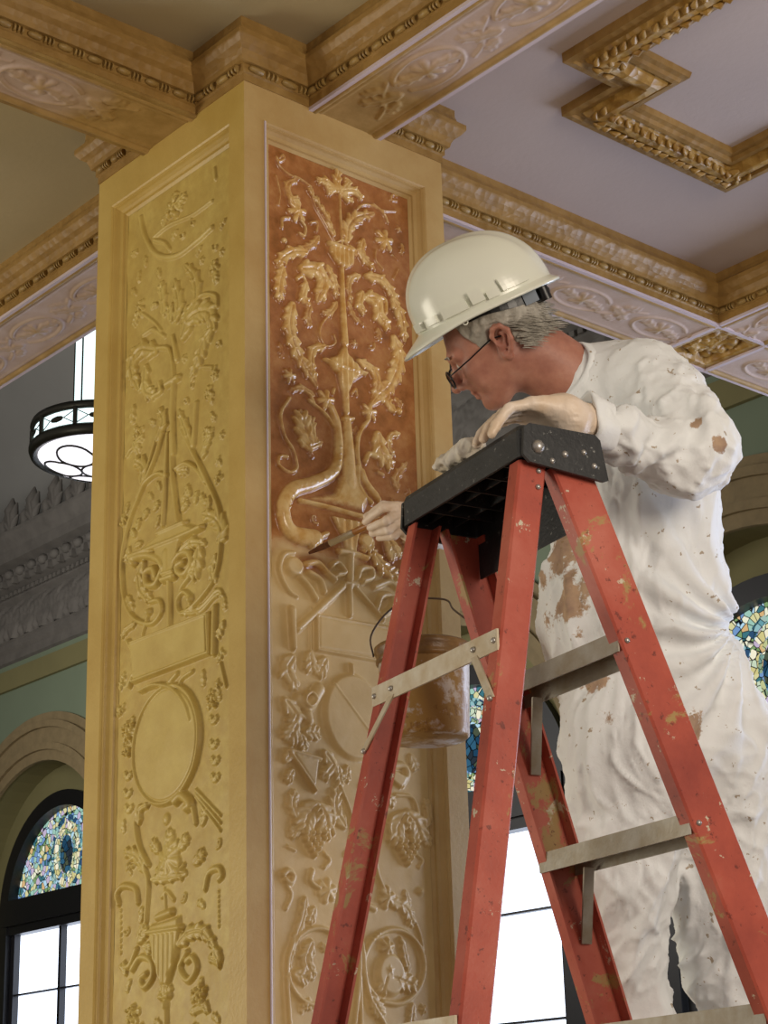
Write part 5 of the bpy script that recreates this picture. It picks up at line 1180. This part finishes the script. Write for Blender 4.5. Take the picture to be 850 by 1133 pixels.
ST = [((768, 470), 3.50, .020, .8), ((790, 492), 3.50, .026, .95), ((680, 512), 3.4, .05, .45), ((625, 610), 3.63, .09, .8), ((618, 660), 3.63, .08, .8), ((600, 640), 3.63, .05, .7), ((630, 745), 3.6, .06, .6), ((640, 700), 3.6, .05, .5), ((658, 750), 3.6, .06, .7), ((765, 805), 3.55, .045, .85), ((720, 772), 3.57, .02, .8), ((668, 800), 3.55, .06, .5), ((690, 860), 3.5, .1, .35), ((600, 690), 3.6, .06, .6), ((775, 1050), 3.6, .04, .4), ((690, 1040), 3.55, .05, .35), ((655, 470), 3.36, .02, .6)]
def stain(V):
    d = V-CAM; z = d@FW; px = 425+F_PX*(d@RT)/z; py = 566.5-F_PX*(d@UP)/z; a = np.zeros(len(V))
    for (c, zz, r, k) in ST:
        P = dep(*c, zz); i = np.argmin(np.linalg.norm(V-P, axis=1)+np.abs((V-P)@RT)*3+np.abs((V-P)@UP)*3); a = np.maximum(a, k*np.exp(-(np.linalg.norm(V-V[i], axis=1)/r)**2))
    return dict(stain=a)
pts = np.array([p for p in cz.values()]+[A1, A2])
cov = place('coverall', cuts, pts.min(0)-.24, pts.max(0)+.24, .0060, M['cloth'], man, fold, stain, sm=2)
# turned collar round the neck
cc = dep(627, 410, 3.80); cax = (HC-_v*0-NB); cax = dep(560, 384, 3.74)-NB; cax /= np.linalg.norm(cax); mb = MB()
e1 = np.cross(cax, FW); e1 /= np.linalg.norm(e1); e2 = np.cross(cax, e1); V = []; n = 48
prf = [(-.050, .092), (-.026, .088), (-.004, .080), (.012, .076), (.018, .073), (.014, .068), (-.01, .066), (-.04, .068)]
for i in range(n):
    a = 2*PI*i/n
    for k, (o, r_) in enumerate(prf): r2 = r_*(1+.03*math.sin(a*3+1)+.02*math.sin(a*8+k*.7)); V.append(NB+cax*(.040+o+.006*math.sin(a*2+.6))+(e1*math.cos(a)*1.0+e2*math.sin(a)*1.05)*r2)
K = len(prf); mb.add(V, [(i*K+k, i*K+k+1, ((i+1) % n)*K+k+1, ((i+1) % n)*K+k) for i in range(n) for k in range(K-1)], 0, True)
mb.build('collar', M['cloth'], cov)
# rolled cuff at the left wrist
mb = MB(); ax = cz['lw']-cz['le2']; ax /= np.linalg.norm(ax); e1 = np.cross(ax, [0, 0, 1.]); e1 /= np.linalg.norm(e1); e2 = np.cross(ax, e1); V = []
prf = [(-.035, .047), (-.005, .050), (.012, .0515), (.020, .049), (.018, .043), (.0, .038), (-.02, .036)]; n = 40
for i in range(n):
    a = 2*PI*i/n
    for k, (o, r_) in enumerate(prf):
        r2 = r_*(1+.08*math.sin(a*3+1)+.05*math.sin(a*7+k)); V.append(cz['lw']+ax*(o+.006*math.sin(a*2+.6))+(e1*math.cos(a)+e2*math.sin(a))*r2)
K = len(prf); mb.add(V, [(i*K+k, i*K+k+1, ((i+1) % n)*K+k+1, ((i+1) % n)*K+k) for i in range(n) for k in range(K-1)], 0, True)
mb.build('rolled_cuff', M['cloth'], cov)

# ---------------- gloved left hand resting on the cap
HT = HL
W0 = dep(632, 464, 3.33)
kn = [U(-.150+.021*k, .068+.003*k, HT+.066+.002*(k % 2)) for k in range(4)]       # knuckles, near finger first
wr = U(-.140, .135, HT+.068)
def handL(G):
    d = cone_d(G, cz['lw'], W0, .036, .034); d = smin(d, cone_d(G, W0, wr, .034, .030), .015)
    for k in range(4): d = smin(d, cone_d(G, wr+D1*(.012*(k-1.5))+np.array([0, 0, -.004]), kn[k], .024, .0150), .016)
    tips = [U(-.135, -.010, HT+.004), U(-.112, -.013, HT+.004), U(-.086, -.010, HT+.008), U(-.062, .004, HT+.014)]
    for k in range(4):
        p1 = kn[k]*.45+tips[k]*.55+np.array([0, 0, .022-.003*k]); p2 = kn[k]*.12+tips[k]*.88+np.array([0, 0, .008])
        f = cone_d(G, kn[k], p1, .0118, .0105); f = smin(f, cone_d(G, p1, p2, .0105, .0095), .004); f = smin(f, cone_d(G, p2, tips[k]+np.array([0, 0, -.004]), .0095, .0088), .004)
        d = smin(d, f, .003)
    th = [wr+D1*.030+np.array([0, 0, -.012]), U(-.075, .085, HT+.024), U(-.062, .050, HT+.015)]
    f = cone_d(G, th[0], th[1], .016, .0125); f = smin(f, cone_d(G, th[1], th[2], .0120, .0105), .005); d = smin(d, f, .008)
    return d
def glove_fold(V): return (ridged(np.stack([V@RT*40, V@UP*55, V@FW*40], -1), 2)-.45)*.0016
P_ = np.array(kn+[wr, W0, cz['lw']])
gl1 = place('left_glove', handL, P_.min(0)-.085, P_.max(0)+.06, .0026, M['latex'], man, glove_fold, sm=2)
mb = MB()
for o_ in (.0, .012, .03):
    c = W0+(wr-W0)*(.3+o_*8); a1 = (wr-W0)/np.linalg.norm(wr-W0); e1 = np.cross(a1, [0, 0, 1.]); e1 /= np.linalg.norm(e1); e2 = np.cross(a1, e1)
    mb.tube([c+(e1*math.cos(q)+e2*math.sin(q))*.0325+a1*.004*math.sin(2*q+o_*90) for q in np.linspace(0, 2*PI, 25)[:-1]], .0012, 5, closed=True)
mb.build('glove_creases', M['latex'], gl1)

# ---------------- brush and right hand
TIP = on(342, 612, 1, REC-.012); BE = dep(441, 566, 4.12); ba = (TIP-BE)/np.linalg.norm(TIP-BE)
b1 = dep(425, 573, 4.15)
def onb(px): f = (px-441)/(342-441.); return BE+(TIP-BE)*f
br = tag(empty('paint_brush', tuple(BE)), 'long-handled artist brush with steel ferrule touching the brown glazed relief', 'brush')
wd = np.cross(ba, _v); wd /= np.linalg.norm(wd); th_ = np.cross(ba, wd)
def flatsweep(mb, sec):   # (point, halfwidth, halfthick)
    n = 14; V = [p+wd*math.cos(2*PI*i/n)*a+th_*math.sin(2*PI*i/n)*b for p, a, b in sec for i in range(n)]
    mb.add(V, [(j*n+i, j*n+(i+1) % n, (j+1)*n+(i+1) % n, (j+1)*n+i) for j in range(len(sec)-1) for i in range(n)], 0, True); mb.add(V, [tuple(range(n))[::-1], tuple(range((len(sec)-1)*n, len(sec)*n))])
mb = MB(); flatsweep(mb, [(onb(470), .006, .005), (onb(455), .007, .006), (onb(436), .007, .006), (onb(415), .006, .005), (onb(402), .0085, .006), (onb(391), .0078, .005)]); mb.build('handle', simple('varnished_wood_handle', (176, 116, 52), .3, .15, 20), br)
mb = MB(); flatsweep(mb, [(onb(393), .0082, .0055), (onb(388), .0086, .0055), (onb(386), .0080, .0050), (onb(372), .0080, .0045), (onb(370), .0084, .0048), (onb(366), .0080, .0042)]); mb.build('ferrule', simple('steel_ferrule', (190, 188, 180), .25, .05, metal=.85), br)
mb = MB(); flatsweep(mb, [(onb(367), .0076, .004), (onb(356), .0072, .0036), (onb(347), .005, .0024), (onb(342), .003, .0012)]); mb.build('bristles', simple('glaze_soaked_bristles', (120, 72, 46), .5, .2, 60, .6, 200), br)
RWp = cz['rw']; pal = dep(446, 578, 4.13)
def handR(G):
    d = cone_d(G, RWp, dep(458, 584, 4.13), .031, .030)
    d = smin(d, cone_d(G, dep(458, 584, 4.13), dep(440, 574, 4.12), .032, .026), .02)
    bb = [(onb(412), (404, 577, 4.13), (424, 562, 4.09)), (onb(420), (410, 584, 4.11), (428, 576, 4.06)), (onb(430), (412, 590, 4.13), (430, 586, 4.08)), (onb(438), (420, 595, 4.15), (436, 592, 4.11))]
    for k, (p, tip, mid) in enumerate(bb):
        kn_ = dep(440, 560+k*9, 4.11-.008*(1.5-abs(k-1.5))); m = dep(*mid); t_ = dep(*tip)
        f = cone_d(G, kn_, m, .0118, .0105); f = smin(f, cone_d(G, m, t_, .0105, .0088), .004); d = smin(d, f, .004)
    t0, t1, t2 = dep(446, 562, 4.17), dep(424, 560, 4.17), dep(406, 572, 4.16); f = cone_d(G, t0, t1, .0145, .0115); f = smin(f, cone_d(G, t1, t2, .0115, .0095), .005); d = smin(d, f, .006)
    return d
P_ = np.array([RWp, pal, dep(404, 577, 4.13)])
place('right_glove', handR, P_.min(0)-.07, P_.max(0)+.07, .0028, M['latex'], man, glove_fold, sm=2)

# ---------------- boots on the rung
for c, u in ((A1, .13), (A2, -.06)):
    mb = MB(); f = FN; s = D1; z0 = ZST[4]+.002
    base = OL*0
    sec = [(.72, .03, .045), (.70, .042, .10), (.66, .045, .12), (.62, .046, .10), (.56, .048, .07), (.50, .046, .055), (.465, .030, .035)]; V = []; n = 14
    for v, a, h in sec:
        for i in range(n):
            q = 2*PI*i/n; yy = math.sin(q); V.append(U(u+a*math.cos(q), v+.02, z0+.012+(h*.5)*(1+yy)))
    mb.add(V, [(j*n+i, j*n+(i+1) % n, (j+1)*n+(i+1) % n, (j+1)*n+i) for j in range(len(sec)-1) for i in range(n)], 0, True); mb.add(V, [tuple(range(n)), tuple(range((len(sec)-1)*n, len(sec)*n))[::-1]])
    mb.tube([U(u, .69, z0+.08), c, c+np.array([0, 0, .06])], [.05, .05, .052], 14)
    bo = mb.build('boot', M['boot'], man)
    mb = MB(); mb.hexa([U(u-.046, .75, z0), U(u+.046, .75, z0), U(u+.044, .48, z0), U(u-.044, .48, z0), U(u-.046, .75, z0+.016), U(u+.046, .75, z0+.016), U(u+.044, .48, z0+.016), U(u-.044, .48, z0+.016)]); mb.build('boot_sole', M['blk'], bo)

# ---------------- crumpled rag on the cap
RG = U(.045, .03, HL+.028)
def rag(G):
    d = ell_d(G, U(.035, .035, HL+.022), (.034, .034, .020)); d = smin(d, ell_d(G, U(.0, .03, HL+.030), (.026, .026, .022)), .015); d = smin(d, ell_d(G, U(.075, .02, HL+.016), (.026, .024, .014)), .015)
    return d
o = place('wiping_rag', rag, RG-.13, RG+.13, .003, simple('white_cotton_rag', (226, 222, 214), .8, .06, 20, .4, 90, c2=(206, 190, 160)), None, lambda V: (ridged(np.stack([V@RT*30, V@UP*26, V@FW*60], -1), 3)-.42)*.010, sm=1)
tag(o, 'crumpled white rag on the black ladder cap in front of the gloved fingers', 'rag')
# ------------------------------------------------------------------ light
w = bpy.data.worlds.new('world'); scene.world = w; w.use_nodes = True
w.node_tree.nodes['Background'].inputs[0].default_value = (*lin((226, 214, 206)), 1); w.node_tree.nodes['Background'].inputs[1].default_value = .42
def area(name, loc, target, sx, sy, power, color):
    d = bpy.data.lights.new(name, 'AREA'); d.shape = 'RECTANGLE'; d.size = sx; d.size_y = sy; d.energy = power; d.color = lin(color)
    o = bpy.data.objects.new(name, d); COL.objects.link(o); o.location = loc
    o.rotation_euler = (Vector(target)-Vector(loc)).to_track_quat('-Z', 'Y').to_euler(); return o
area('window_light_left', (-4.5, 3.5, 1.6), (0, .3, 2.6), 2.2, 2.6, 150, (255, 246, 224))
area('room_lamp_light', (-.7, -4.5, 2.9), (.3, 0, 2.6), 1.4, 1.4, 78, (255, 240, 220))
area('window_light_right', (5.2, -1.6, 2.2), (.3, -.6, 2.6), 2.0, 2.6, 190, (214, 226, 255))
area('hall_fill', (3.5, 11, 5.5), (9, 12.5, 6.5), 6, 3, 220, (246, 242, 236))  # unseen fill, added to brighten the hall wall and cornice
